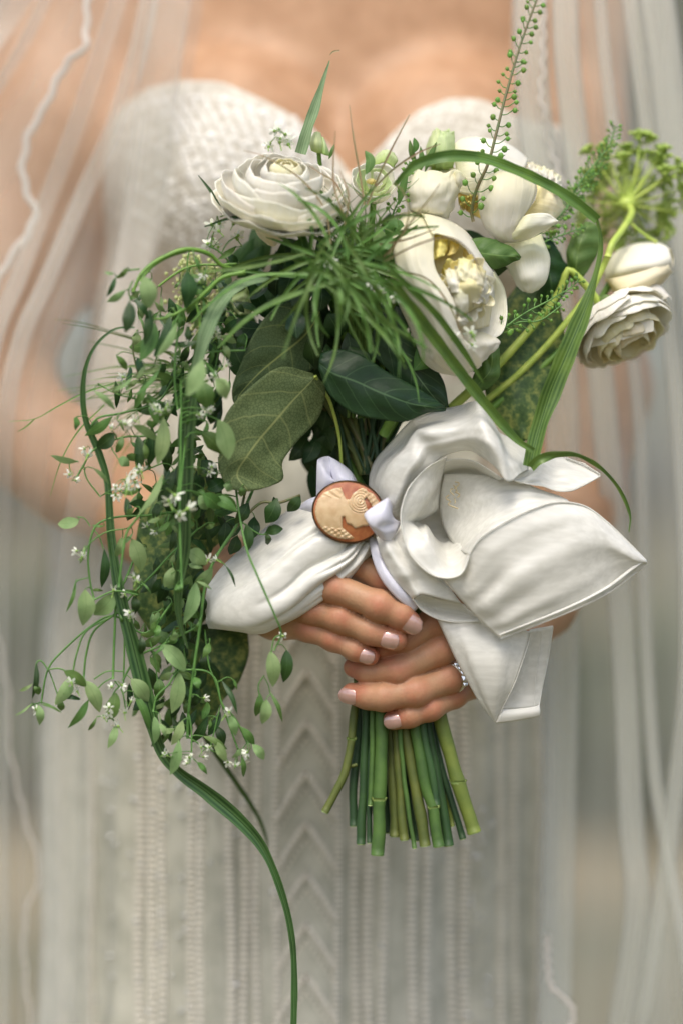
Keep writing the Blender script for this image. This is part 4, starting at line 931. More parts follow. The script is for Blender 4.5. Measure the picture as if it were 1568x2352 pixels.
# ============================================================ WHITE FLOWERS
def frame(axis, up=(0, 0, 1)):
    a = Vector(axis).normalized(); b = Vector(up).cross(a)
    if b.length < .01: b = Vector((1, 0, 0))
    b.normalize(); c = a.cross(b); return a, b, c
def petal_V(C, fr, phi, hw, prof, ruffle=.0, rnd=.3, cup=0.0, nu=15, nv=13, seed=0, notch=0, rs=2.2, slim=.35):
    """one petal: prof is [(radius mm, height mm)] from base to rim; phi its bearing, hw its half width in radians"""
    a, b, c = fr; V = np.empty((nu, nv, 3)); pr = np.array(prof, float); tt = np.linspace(0, 1, len(pr))
    for i in range(nu):
        for j in range(nv):
            t = i / (nu - 1); s = -1 + 2 * j / (nv - 1)
            te = t * (1 - rnd * abs(s) ** 2.6 - notch * math.exp(-(s / .12) ** 2)) 
            te *= 1 + .05 * fbm(s * 2.2, seed * 3.1, seed) * t
            r = float(np.interp(te, tt, pr[:, 0])); z = float(np.interp(te, tt, pr[:, 1]))
            w = hw * (slim + (1 - slim) * math.sin(min(1, t * 1.25) * math.pi / 2))
            f = ruffle * t ** 2 * (fbm(s * rs + seed, t * 1.6, seed, 2) + .18 * math.sin(s * 5 + seed))
            r2 = r * (1 - cup * s * s * t) + f * .6; ph = phi + s * w
            z2 = z + f
            V[i, j] = np.array(C) + (np.array(b) * (r2 * math.cos(ph)) + np.array(c) * (r2 * math.sin(ph)) + np.array(a) * z2) / 1000
    return V
def smooth_prof(P, n=14): return cr([(p[0], p[1], 0) for p in P], n)[:, :2]
def rosette(t, C, axis, rings, mats, seed=0, thick=.00035):
    fr = frame(axis); rg = random.Random(seed)
    for k, (n, prof, hw, ruf, rnd, cup) in enumerate(rings):
        m = mats[min(k, len(mats) - 1)]; p0 = rg.uniform(0, 6.28); sp = smooth_prof(prof)
        for i in range(n):
            q = sp * np.array([rg.uniform(.92, 1.06), 1]) + np.array([0, rg.uniform(-.8, .8)]) * np.linspace(0, 1, len(sp))[:, None]
            part('petal', grid_mesh('petal', petal_V(C, fr, p0 + i * 6.2832 / n + rg.uniform(-.15, .15), hw * rg.uniform(.9, 1.1), q, ruf, rnd * rg.uniform(.6, 1.4), cup, seed=rg.uniform(0, 50)), thick), m, t)
def D_(x, y, d): return (815.4 + .32 * x, 313.6 + .32 * y, d)
def Dr(*r): return [[D_(*p) for p in q] for q in r]
def E_(x, y, d): return (1191.7 + .2933 * x, 250.9 + .2933 * y, d)

# ranunculus at the upper left
rn = thing('ranunculus', 'wide open cream white ranunculus at the upper left of the bouquet', 'flower', W(650, 440, 5), 'white flowers of the bouquet')
rosette(rn, W(650, 446, 5.0), (.12, -.50, .86), [
    (5, [(2, -13), (18, -13), (29, -10), (35, -5)], .85, 3.0, .30, .03),
    (6, [(2, -13), (19, -11), (30, -5), (34, 1)], .80, 2.4, .25, .03),
    (5, [(2, -12), (18, -9), (28.5, -1), (30, 7)], .85, 2.0, .22, .03),
    (5, [(2, -11), (16, -6), (25, 3), (24.5, 11)], .85, 1.6, .2, .03),
    (5, [(2, -9), (14, -3), (19.5, 7), (17.5, 14)], .85, 1.2, .2, .03),
    (4, [(1, -6), (10, 2), (13, 11), (10.5, 16)], 1.0, .8, .2, .03),
    (4, [(1, -4), (6, 5), (8, 13), (5.5, 17)], 1.0, .5, .2, .03),
    (3, [(1, -2), (3.5, 6), (4.5, 14), (2, 17.5)], 1.2, .3, .2, .03)], [M_white] * 6 + [M_cream], 3)
sheet(rn, 'petal', [[(590, 490, 4.6), (625, 498, 5.0), (660, 500, 4.6)], [(584, 515, 4.4), (615, 522, 5.0), (656, 520, 4.5)], [(592, 540, 4.3), (618, 548, 4.7), (648, 540, 4.3)], [(615, 562, 4.1), (630, 566, 4.3), (642, 556, 4.1)]], M_cream, 16, 12)
sheet(rn, 'petal', [[(690, 490, 4.6), (710, 490, 4.9), (735, 485, 4.6)], [(696, 510, 4.4), (715, 514, 4.8), (742, 500, 4.5)], [(708, 532, 4.2), (722, 534, 4.4), (738, 520, 4.3)]], M_cream, 14, 10)
tube('stem', [(650, 460, 4.2), (720, 600, 3), (800, 800, 1.6), (838, 1000, .8)], 9, M_stem, rn)
# ranunculus at the far right, seen from its side
r2 = thing('ranunculus', 'white ranunculus hanging sideways at the far right edge of the bouquet', 'flower', W(1430, 770, 0), 'white flowers of the bouquet')
rosette(r2, W(1425, 748, .2), (.42, -.42, -.80), [
    (5, [(2, -10), (13, -11), (24, -7), (29, 0)], .85, 3.0, .25, .03),
    (6, [(2, -10), (14, -8), (25, -2), (28, 5)], .75, 2.4, .22, .03),
    (6, [(2, -9), (13, -5), (22.5, 2), (24.5, 9)], .75, 2.2, .2, .03),
    (5, [(2, -7), (11, -1), (18, 6), (18.5, 12)], .8, 2.0, .2, .03),
    (5, [(1, -5), (9, 2), (14, 9), (13, 14)], .8, 1.8, .2, .03),
    (4, [(1, -3), (6, 4), (9, 11), (7.5, 15)], 1.0, 1.2, .2, .03),
    (3, [(1, -2), (3, 4), (4, 8), (3, 10)], 1.1, .8, .2, .05)], [M_white] * 3 + [M_cream], 11)
for R_ in ([[(1400, 690, -.4), (1415, 672, -.2), (1440, 700, .2)], [(1428, 660, -.6), (1445, 650, -.3), (1470, 680, .2)], [(1450, 642, -.8), (1465, 636, -.6), (1480, 660, -.2)]],
           [[(1450, 690, .2), (1480, 680, .6), (1510, 700, .3)], [(1470, 665, -.2), (1500, 660, .2), (1535, 680, .1)], [(1490, 652, -.5), (1515, 655, -.3), (1545, 690, -.2)]],
           [[(1385, 720, .2), (1430, 700, .9), (1480, 700, 1.0)], [(1375, 740, .7), (1430, 720, 1.5), (1490, 712, 1.4)], [(1360, 775, 1.0), (1420, 752, 1.8), (1500, 735, 1.6)], [(1345, 800, 1.0), (1410, 785, 1.9), (1500, 760, 1.7)]]):
    sheet(r2, 'petal', R_, M_white, 16, 14)
leaf(r2, [(1372, 700, .2), (1386, 715, .4), (1398, 735, .4)], 26, M_leafL, name='sepal'); leaf(r2, [(1372, 695, .3), (1392, 688, .6), (1410, 690, .5)], 24, M_leafL, name='sepal')
tube('stem', [(1410, 720, -.2), (1375, 695, .2), (1362, 676, .3), (1340, 650, .6), (1310, 620, .8), (1300, 625, .8), (1270, 690, .6), (1150, 830, 1.2), (1000, 970, 1.2), (890, 1080, .8)], [9, 9, 8, 8, 9, 10, 11, 11, 10, 9], M_stemY, r2, n=60)
# big front peony
pe = thing('peony', 'large cream peony with a yellow heart facing the viewer at the centre right', 'flower', W(1020, 670, 5), 'white flowers of the bouquet')
sheet(pe, 'petal', Dr([(960, 1000, 3.2), (975, 1000, 3.6), (985, 985, 3.7), (1000, 960, 3.2)], [(880, 1200, 3.4), (960, 1130, 3.2), (1030, 1090, 3.2), (1068, 1090, 2.8)], [(830, 1290, 3.6), (930, 1250, 3.1), (1020, 1210, 3.0), (1088, 1200, 3.0)], [(790, 1350, 3.8), (900, 1340, 3.3), (1000, 1320, 3.2), (1086, 1310, 3.4)], [(740, 1400, 4.2), (850, 1420, 3.8), (960, 1420, 3.8), (1055, 1400, 3.8)], [(780, 1440, 4.2), (880, 1440, 4.0), (960, 1450, 4.0), (1005, 1445, 4.0)]), M_white, 26, 22, .0004, crumple(.0008, 3, 3))
sheet(pe, 'petal', Dr([(700, 1380, 4.8), (760, 1390, 4.8), (840, 1405, 4.6), (900, 1410, 4.3)], [(680, 1450, 5.0), (780, 1450, 5.2), (880, 1440, 5.2), (1000, 1440, 4.6)], [(680, 1540, 4.9), (800, 1520, 5.4), (930, 1480, 5.4), (1042, 1475, 4.8)], [(720, 1640, 4.8), (820, 1610, 5.1), (920, 1570, 5.1), (1010, 1530, 4.8)], [(760, 1715, 4.5), (830, 1690, 4.8), (890, 1650, 4.8), (940, 1600, 4.7)]), M_white, 24, 22, .0004, crumple(.0013, 5, 4))
sheet(pe, 'petal', Dr([(450, 534, 2.9), (500, 600, 5.0), (530, 660, 5.9), (555, 705, 6.3)], [(520, 545, 2.8), (560, 590, 4.8), (580, 640, 5.7), (600, 700, 6.1)], [(650, 590, 2.8), (680, 640, 4.8), (690, 690, 5.8), (700, 735, 6.1)], [(780, 675, 2.8), (785, 720, 4.6), (785, 770, 5.6), (785, 805, 5.9)], [(880, 790, 2.8), (870, 820, 4.4), (855, 850, 5.3), (840, 880, 5.6)], [(950, 890, 2.8), (935, 905, 4.2), (915, 930, 5.0), (895, 950, 5.3)], [(995, 965, 2.9), (985, 975, 3.9), (965, 985, 4.6), (940, 1000, 5.0)], [(995, 1050, 3.1), (985, 1060, 3.7), (972, 1070, 4.2), (955, 1080, 4.6)]), M_white, 44, 22, .0003, crumple(.0007, 4, 6))
def crease(s, t): return .0006 * fbm(s * 3, t * 3, 8, 2) + .0007 * mnoise.noise(Vector((s * 1.2 + t, t * 9, 3))) * min(1, 4 * min(t, 1 - t))
sheet(pe, 'petal', Dr([(210, 690, 2.6), (285, 575, 2.6), (380, 536, 2.8), (540, 545, 2.9)], [(186, 770, 3.8), (280, 700, 5.0), (410, 660, 5.6), (565, 680, 5.8)], [(190, 850, 4.2), (295, 810, 5.8), (430, 800, 6.4), (560, 830, 6.3)], [(205, 930, 4.3), (320, 930, 6.0), (450, 930, 6.8), (580, 960, 6.6)], [(235, 1030, 4.3), (360, 1050, 6.1), (520, 1070, 7.0), (665, 1100, 6.7)], [(300, 1190, 4.2), (430, 1190, 6.1), (590, 1190, 7.0), (718, 1220, 6.7)], [(380, 1360, 4.2), (500, 1340, 6.0), (630, 1320, 6.8), (722, 1340, 6.6)], [(440, 1510, 4.2), (550, 1490, 5.8), (680, 1450, 6.5), (780, 1450, 6.2)], [(480, 1610, 4.2), (580, 1590, 5.5), (700, 1560, 6.1), (860, 1530, 5.9)], [(570, 1685, 4.2), (660, 1670, 5.1), (760, 1640, 5.5), (905, 1600, 5.4)], [(690, 1715, 4.3), (750, 1715, 4.6), (800, 1700, 4.8), (905, 1645, 4.9)]), M_white, 60, 36, .0003, crease)
sheet(pe, 'petal', Dr([(540, 720, 4.4), (640, 690, 4.6), (760, 740, 4.6), (860, 860, 4.4)], [(540, 900, 4.7), (680, 880, 4.9), (820, 900, 4.9), (960, 960, 4.3)], [(600, 1080, 4.8), (720, 1080, 5.0), (860, 1080, 4.9), (1000, 1080, 4.0)], [(690, 1300, 4.7), (770, 1290, 4.8), (860, 1270, 4.6), (980, 1230, 3.8)], [(730, 1420, 4.6), (800, 1400, 4.6), (880, 1380, 4.4), (960, 1360, 3.8)]), M_cream, 24, 22, .0003)  # added cream filler sheet, no real petal; keeps gaps round the heart from going dark
# heart of the peony
rg = random.Random(5)
def ruff(t, pts, m, amp=.0016, f=5, nu=16, nv=14, s=0): return sheet(t, 'petal', Dr(*pts), m, nu, nv, .0003, crumple(amp, f, s))
ruff(pe, [[(570, 700, 4.6), (610, 705, 4.8), (640, 720, 4.6)], [(550, 800, 4.6), (600, 790, 5.2), (650, 790, 4.7)], [(535, 900, 4.8), (585, 880, 5.4), (640, 850, 5.0)]], M_yellow, .0012, s=1)
ruff(pe, [[(640, 715, 4.4), (690, 740, 4.6), (730, 760, 4.4)], [(640, 790, 4.4), (685, 800, 5.0), (730, 800, 4.6)], [(640, 870, 4.6), (680, 860, 5.1), (700, 840, 4.8)]], M_yellow, .0012, s=2)
ruff(pe, [[(740, 790, 4.4), (790, 790, 4.6), (840, 840, 4.4)], [(760, 840, 4.6), (800, 850, 5.2), (840, 880, 4.8)], [(790, 915, 5.0), (815, 915, 5.3), (840, 900, 5.2)]], M_yellow, .001, s=3)
ruff(pe, [[(610, 960, 4.8), (680, 930, 5.0), (760, 950, 4.8)], [(610, 1010, 5.0), (680, 980, 5.6), (770, 990, 5.2)], [(620, 1030, 5.2), (690, 1030, 5.8), (770, 1030, 5.4)]], M_yellow, .0016, s=4)
sheet(pe, 'petal', Dr([(650, 1050, 5.4), (760, 1010, 6.6), (860, 1000, 6.6), (955, 1040, 5.3)], [(660, 1110, 5.6), (770, 1080, 7.0), (870, 1070, 7.0), (975, 1100, 5.4)], [(690, 1180, 5.4), (780, 1170, 6.6), (880, 1160, 6.5), (960, 1170, 5.2)], [(720, 1240, 5.2), (790, 1230, 6.2), (870, 1220, 6.1), (920, 1225, 5.0)], [(735, 1260, 5.0), (790, 1265, 5.4), (830, 1262, 5.3), (860, 1260, 4.8)]), M_cream, 22, 22, .0003, crumple(.0008, 4, 44))
for lay, (R0, d_rim, n_) in enumerate(((275, 5.6, 6), (225, 6.0, 6), (165, 6.5, 5))):     # crinkled inner petals fanned behind the dome
    for k in range(n_):
        th = rad(-176 + 205 * (k + .5 * (lay % 2)) / (n_ - 1)); hwid = rad(rg.uniform(24, 32)); R3 = []
        ph = rg.uniform(0, 6); cut_ = rg.uniform(-.5, .5)
        for i in range(6):
            f = i / 5; row = []
            for j in range(9):
                s_ = -1 + j / 4; rr_ = R0 * rg.uniform(.97, 1.03) * (.3 + .7 * f) * (1 + f * .10 * math.sin(s_ * 3.4 + ph) - .22 * f * math.exp(-((s_ - cut_) / .16) ** 2)) * (1 - .18 * s_ * s_)
                a_ = th + s_ * hwid
                row.append((780 + rr_ * math.cos(a_) * .80, 1115 + rr_ * math.sin(a_) * .98, 5.0 + (d_rim - 5.0) * f + f * .22 * math.sin(s_ * 4.2 + ph * 2)))
            R3.append(row)
        sheet(pe, 'petal', Dr(*R3), M_yellow if (k in (1, 2) and lay == 0) else (M_cream if (k + lay) % 2 else M_white), 18, 34, .0002)
ruff(pe, [[(640, 960, 6.3), (690, 950, 6.5), (750, 960, 6.2)], [(655, 1040, 6.5), (700, 1030, 6.8), (770, 1030, 6.6)], [(680, 1120, 6.5), (720, 1120, 6.9), (790, 1110, 6.8)]], M_white, .0012, 5, s=65)
ruff(pe, [[(690, 1100, 6.4), (740, 1090, 6.8), (800, 1080, 6.8)], [(700, 1190, 6.4), (750, 1190, 6.9), (810, 1170, 6.9)], [(722, 1280, 6.2), (760, 1280, 6.5), (810, 1260, 6.4)]], M_white, .0009, 4, s=66)
ruff(pe, [[(900, 980, 5.9), (950, 1000, 5.6), (985, 1040, 4.6)], [(880, 1060, 6.6), (940, 1080, 6.2), (995, 1110, 4.4)], [(880, 1180, 6.4), (930, 1200, 5.8), (985, 1200, 4.0)]], M_white, .0009, 4, s=67)
ruff(pe, [[(820, 900, 6.2), (880, 920, 6.1), (935, 960, 5.6)], [(800, 970, 6.7), (870, 985, 6.8), (930, 1010, 6.2)], [(800, 1050, 6.9), (870, 1060, 7.0), (920, 1080, 6.5)]], M_cream, .0013, 5, s=68)
ruff(pe, [[(740, 870, 6.2), (790, 870, 6.4), (840, 890, 6.2)], [(730, 950, 6.6), (790, 950, 6.9), (840, 960, 6.7)], [(740, 1030, 6.8), (790, 1040, 7.0), (840, 1040, 6.9)]], M_cream, .0013, 5, s=69)
ruff(pe, [[(700, 1300, 5.9), (740, 1280, 6.2), (790, 1285, 5.8)], [(690, 1340, 6.0), (750, 1320, 6.6), (808, 1320, 6.0)], [(700, 1390, 5.8), (750, 1370, 6.1), (800, 1345, 5.8)]], M_white, .0009, s=61)
ruff(pe, [[(575, 700, 5.2), (620, 720, 5.6), (665, 735, 5.2)], [(560, 790, 5.4), (610, 790, 6.0), (660, 800, 5.6)], [(545, 890, 5.6), (600, 868, 6.1), (640, 850, 5.8)]], M_yellow, .0009, s=71)
ruff(pe, [[(680, 745, 5.1), (715, 760, 5.4), (745, 775, 5.2)], [(670, 800, 5.4), (700, 810, 5.8), (735, 815, 5.5)], [(655, 860, 5.6), (680, 850, 5.9), (705, 840, 5.7)]], M_yellow, .0009, s=72)
tube('stem', [(1000, 760, 3.6), (940, 880, 2.4), (880, 1000, 1.4)], 12, M_stem, pe)
# peony behind it at the upper right
pb = thing('peony', 'white peony with loose drooping petals behind the arching blade, upper right', 'flower', W(1170, 450, 2), 'white flowers of the bouquet')
sheet(pb, 'petal', Dr([(712, 50, 0.6), (715, 150, 1.0), (725, 280, 1.4), (735, 400, 1.6)], [(780, 20, .2), (790, 120, 1.4), (800, 260, 2.0), (810, 420, 1.8)], [(900, 10, 0), (900, 110, 1.6), (900, 250, 2.3), (880, 420, 1.8)], [(1040, 30, 0), (1020, 120, 1.6), (1000, 250, 2.4), (960, 420, 1.8)], [(1150, 90, 0), (1130, 160, 1.4), (1100, 270, 2.2), (1040, 420, 1.6)], [(1235, 170, 0), (1210, 220, 1.2), (1180, 300, 1.9), (1120, 420, 1.4)]), M_white, 34, 24, .0004, crumple(.0009, 3, 71))
sheet(pb, 'petal', Dr([(735, 380, 1.0), (735, 440, 1.2), (760, 500, 1.2)], [(800, 380, .6), (810, 460, .8), (820, 550, 1.0)], [(880, 390, 1.0), (885, 470, 1.2), (900, 590, 1.4)]), M_yellow, 14, 12, .0003)
for k in range(16): 
    x = 745 + 9 * k + rg.uniform(-6, 6); y = 440 + rg.uniform(-25, 40)
    tube('stamen', [D_(x, y + 60, 1.0), D_(x - 4, y + 20, 1.5), D_(x + rg.uniform(-8, 8), y, 1.9)], [1.2, 2.6], M_yellow, pb, 5, 5)
sheet(pb, 'petal', Dr([(1235, 185, .4), (1300, 330, 1.6), (1290, 450, 2.0), (1210, 560, 2.0)], [(1290, 200, .2), (1340, 330, 1.4), (1350, 450, 1.8), (1300, 600, 1.8)], [(1350, 225, 0), (1390, 340, 1.0), (1410, 470, 1.4), (1370, 620, 1.4)], [(1410, 250, 0), (1440, 360, .6), (1460, 500, .9), (1430, 640, 1.0)], [(1450, 270, -.2), (1475, 390, 0), (1500, 540, .2), (1475, 650, .4)]), M_cream, 26, 22, .0004, crumple(.0012, 5, 73))
for k, (x, y) in enumerate([(1260, 225), (1300, 245), (1350, 250), (1400, 275), (1440, 300), (1440, 340), (1330, 290)]):
    ruff(pb, [[(x - 40, y - 20, .8), (x, y - 40, 1.0), (x + 40, y - 20, .8)], [(x - 36, y + 20, 1.2), (x, y + 10, 1.5), (x + 36, y + 20, 1.2)], [(x - 20, y + 70, 1.4), (x, y + 70, 1.6), (x + 20, y + 70, 1.4)]], M_white, .0018, 5, 12, 12, 80 + k)
sheet(pb, 'petal', Dr([(1330, 700, 1.4), (1345, 690, 1.2), (1380, 680, 1.0)], [(1400, 640, 1.0), (1430, 650, .8), (1450, 670, .6)], [(1480, 520, .6), (1490, 560, .4), (1500, 600, .2)]), M_cream, 10, 10, .0003)
sheet(pb, 'petal', Dr([(1070, 765, 1.8), (1150, 755, 2.4), (1240, 735, 2.4), (1335, 695, 1.8)], [(1062, 850, 2.0), (1150, 830, 3.0), (1260, 800, 3.0), (1375, 790, 2.0)], [(1085, 930, 2.2), (1170, 920, 2.9), (1270, 890, 2.7), (1400, 880, 2.2)], [(1130, 1020, 2.3), (1200, 1020, 2.9), (1290, 990, 2.9), (1392, 960, 2.2)], [(1160, 1070, 2.3), (1220, 1080, 2.6), (1290, 1070, 2.6), (1365, 1040, 2.2)], [(1200, 1112, 2.3), (1235, 1124, 2.4), (1270, 1122, 2.4), (1310, 1100, 2.2)]), M_white, 28, 24, .0004, crumple(.0007, 4, 91))
sheet(pb, 'petal', Dr([(915, 300, 2.6), (1000, 250, 3.2), (1100, 245, 3.2), (1200, 280, 2.8), (1300, 350, 2.2)], [(885, 380, 2.8), (980, 350, 3.8), (1090, 350, 4.0), (1200, 370, 3.6), (1295, 410, 2.6)], [(880, 470, 2.8), (970, 460, 4.0), (1080, 460, 4.3), (1180, 470, 3.9), (1260, 490, 3.0)], [(895, 570, 2.8), (980, 560, 3.9), (1070, 570, 4.2), (1150, 580, 3.9), (1205, 570, 3.4)], [(930, 650, 2.8), (990, 650, 3.7), (1060, 660, 4.0), (1130, 650, 3.9), (1190, 620, 3.6)], [(975, 710, 2.8), (1020, 715, 3.4), (1070, 715, 3.7), (1120, 705, 3.7), (1180, 680, 3.6)], [(1045, 760, 2.8), (1080, 760, 3.1), (1110, 758, 3.3), (1140, 752, 3.4), (1180, 740, 3.4)]), M_white, 34, 30, .0004, crumple(.0007, 4, 95))
sheet(pb, 'petal', Dr([(1050, 757, 2.9), (1100, 720, 3.5), (1150, 660, 3.9), (1200, 572, 3.7)], [(1110, 762, 3.1), (1160, 720, 3.7), (1210, 650, 4.2), (1250, 553, 3.8)], [(1200, 750, 3.1), (1240, 705, 3.6), (1280, 640, 4.0), (1320, 545, 3.4)], [(1290, 712, 2.8), (1320, 675, 3.2), (1350, 625, 3.5), (1390, 555, 3.0)], [(1370, 665, 2.6), (1390, 645, 2.9), (1410, 615, 3.0), (1430, 580, 2.7)], [(1440, 622, 2.5), (1448, 616, 2.6), (1455, 610, 2.6), (1460, 603, 2.5)]), M_white, 26, 20, .0004, crumple(.0006, 4, 97))
tube('stem', [(1160, 520, 1), (1080, 700, .8), (960, 900, .8), (880, 1010, .8)], 12, M_stem, pb)
# lisianthus
li = thing('lisianthus', 'half open white lisianthus cup between the ranunculus and the peonies', 'flower', W(995, 450, 3), 'white flowers of the bouquet')
sheet(li, 'petal', Dr([(520, 225, .8), (620, 215, .6), (720, 225, .8), (800, 300, 1.2)], [(530, 320, 1.2), (620, 300, 1.0), (720, 320, 1.2), (780, 350, 1.6)], [(560, 420, 1.6), (640, 420, 1.4), (700, 420, 1.6), (740, 400, 1.8)]), M_white, 18, 18, .0004, crumple(.0018, 6, 101))
sheet(li, 'petal', Dr([(378, 205, 1.8), (430, 215, 2.6), (500, 255, 3.2), (560, 235, 3.3), (640, 262, 3.1), (700, 232, 2.8), (735, 230, 2.0)], [(362, 330, 2.2), (420, 330, 3.6), (500, 340, 4.2), (560, 340, 4.3), (640, 340, 4.0), (700, 335, 3.4), (752, 330, 2.4)], [(362, 430, 2.4), (420, 440, 3.8), (490, 450, 4.3), (560, 450, 4.4), (630, 450, 4.1), (690, 440, 3.5), (732, 420, 2.4)], [(380, 510, 2.4), (430, 520, 3.6), (490, 530, 4.0), (560, 540, 4.0), (620, 540, 3.8), (670, 530, 3.3), (708, 510, 2.4)], [(430, 560, 2.4), (470, 575, 3.0), (520, 585, 3.2), (560, 595, 3.2), (600, 600, 3.0), (640, 595, 2.8), (672, 585, 2.4)]), M_white, 30, 40, .0004, crumple(.0014, 5, 103))
sheet(li, 'petal', Dr([(700, 260, 2.7), (740, 240, 3.1), (800, 300, 2.2)], [(715, 320, 2.9), (750, 310, 3.1), (780, 330, 2.6)], [(730, 370, 2.6), (745, 365, 2.8), (760, 360, 2.6)]), M_white, 12, 12, .0003)
tube('stem', [(975, 500, 2.4), (900, 700, 2), (860, 960, 1)], 8, M_stem, li)
lb = thing('lisianthus_bud', 'tall pale green and white flower bud rising above the white lisianthus', 'flower bud', W(1010, 350, 1.5), 'white flowers of the bouquet')
for q in ([[(982, 382, 1.2), (990, 384, 1.6), (1005, 385, 1.6)], [(978, 345, 1.0), (992, 345, 1.9), (1008, 345, 1.9)], [(985, 318, 1.0), (995, 318, 1.6), (1010, 316, 1.7)], [(994, 300, 1.1), (1000, 298, 1.3), (1007, 296, 1.4)]],
          [[(1000, 388, 1.6), (1018, 388, 1.9), (1040, 385, 1.2)], [(1000, 350, 2.0), (1022, 350, 2.2), (1044, 345, 1.3)], [(1005, 318, 1.8), (1022, 316, 2.0), (1043, 318, 1.2)], [(1012, 300, 1.6), (1022, 305, 1.7), (1040, 300, 1.2)]],
          [[(990, 390, .9), (1010, 390, .8), (1030, 390, .9)], [(985, 340, .9), (1012, 340, .7), (1040, 340, .9)], [(1000, 292, .9), (1015, 300, .8), (1032, 294, .9)]]):
    sheet(lb, 'petal', q, M_greenwhite, 16, 14, .0003, crumple(.0007, 7, q[0][0][0] * .1))
for q in ([(960, 400, 2.2), (968, 370, 2.4), (965, 335, 2.4)], [(975, 395, 2.4), (985, 365, 2.6), (1002, 325, 2.6)], [(955, 380, 2), (945, 350, 2.2), (940, 320, 2.2)], [(950, 350, 2.4), (955, 335, 2.5), (950, 315, 2.5)]): leaf(lb, q, 14, M_leafM, name='sepal')
tube('stem', [(1005, 390, 1.4), (960, 600, 1.4), (880, 960, 1)], 6, M_stem, lb)
gf = thing('lisianthus', 'small greenish white flower beside the cleavage, right of the ranunculus', 'flower', W(860, 420, 4), 'white flowers of the bouquet')
rosette(gf, W(858, 425, 4.2), (.05, -.75, .6), [(5, [(1, -8), (7, -6), (11.5, 0), (12.5, 4)], .75, 1.2, .3, .05), (4, [(1, -7), (5, -4), (8, 1), (9, 4)], .85, 1.0, .25, .05), (3, [(1, -5), (3, -1), (4, 3), (5, 5)], .9, .5, .2, .05)], [M_white, M_greenwhite, M_white], 21)
mb = MB(); mb.ball(W(852, 416, 5.0), .0022, (1.2, .8, .7)); part('flower_heart', mb.mesh('flower_heart'), M_yellow, gf)
sheet(gf, 'petal', [[(855, 385, 3.4), (880, 372, 3.8), (905, 385, 3.4)], [(860, 365, 3.0), (885, 350, 3.4), (912, 365, 3.0)], [(868, 352, 2.8), (885, 345, 3.0), (905, 352, 2.8)]], M_greenwhite, 12, 12, .0003, crumple(.001, 5, 5))
tube('stem', [(858, 450, 3.6), (850, 600, 3), (850, 960, 1)], 7, M_stem, gf)
g2 = thing('lisianthus_bud', 'small pale green bud just behind the top edge of the ranunculus', 'flower bud', W(735, 330, 3), 'white flowers of the bouquet')
for q in ([[(716, 345, 3.0), (728, 350, 3.4), (740, 352, 3.2)], [(712, 325, 3.0), (725, 326, 3.6), (742, 330, 3.2)], [(722, 304, 3.0), (728, 302, 3.2), (735, 304, 3.0)]], [[(735, 350, 3.0), (745, 355, 3.3), (758, 358, 3.0)], [(738, 330, 3.0), (745, 332, 3.3), (752, 340, 3.0)], [(738, 315, 3.0), (741, 314, 3.1), (745, 322, 3.0)]]): sheet(g2, 'petal', q, M_greenwhite, 12, 10, .0003)
leaf(g2, [(755, 365, 3.2), (763, 345, 3.3), (768, 330, 3.2)], 9, M_leafM, name='sepal'); tube('stem', [(732, 350, 2.8), (760, 600, 2), (830, 960, .8)], 5, M_stem, g2)
# tulip
tp = thing('tulip', 'closed cream tulip lying sideways at the right, above the hanging ranunculus', 'flower', W(1460, 615, -1), 'white flowers of the bouquet')
ax = (W(1540, 600, -.6) - W(1400, 640, -1.2)).normalized()
for R_, m_ in (([[(1388, 620, -2.2), (1390, 640, -1.6), (1398, 665, -2.2)], [(1410, 582, -2.4), (1412, 625, -.3), (1425, 672, -2.2)], [(1450, 562, -2.4), (1455, 612, .1), (1465, 670, -2.0)], [(1500, 556, -2.2), (1508, 604, .0), (1510, 655, -1.8)], [(1530, 566, -1.8), (1536, 598, -.6), (1535, 632, -1.6)], [(1537, 585, -1.4), (1541, 600, -1.2), (1543, 618, -1.4)]], M_white),
               ([[(1388, 640, -1.4), (1400, 655, -1.2), (1410, 668, -1.8)], [(1400, 640, -.2), (1425, 668, .3), (1450, 682, -1.2)], [(1440, 632, .3), (1465, 655, .6), (1490, 668, -1.0)], [(1490, 618, .2), (1505, 638, .3), (1520, 648, -.9)], [(1530, 602, -.6), (1538, 614, -.6), (1543, 622, -1.0)]], M_cream),
               ([[(1388, 620, -2.4), (1392, 632, -3.0), (1395, 650, -2.4)], [(1440, 566, -2.6), (1445, 610, -4.4), (1450, 662, -2.4)], [(1500, 556, -2.4), (1505, 600, -4.2), (1510, 650, -2.2)], [(1540, 572, -2.0), (1546, 592, -2.4), (1545, 612, -2.0)]], M_cream)):
    sheet(tp, 'petal', R_, m_, 26, 22, .0004, crumple(.0005, 4, R_[1][0][0] * .01))
tube('stem', [(1405, 640, -1.2), (1370, 700, -1.0), (1290, 800, 0), (1100, 960, .6), (940, 1080, .6)], 8, M_stem, tp)
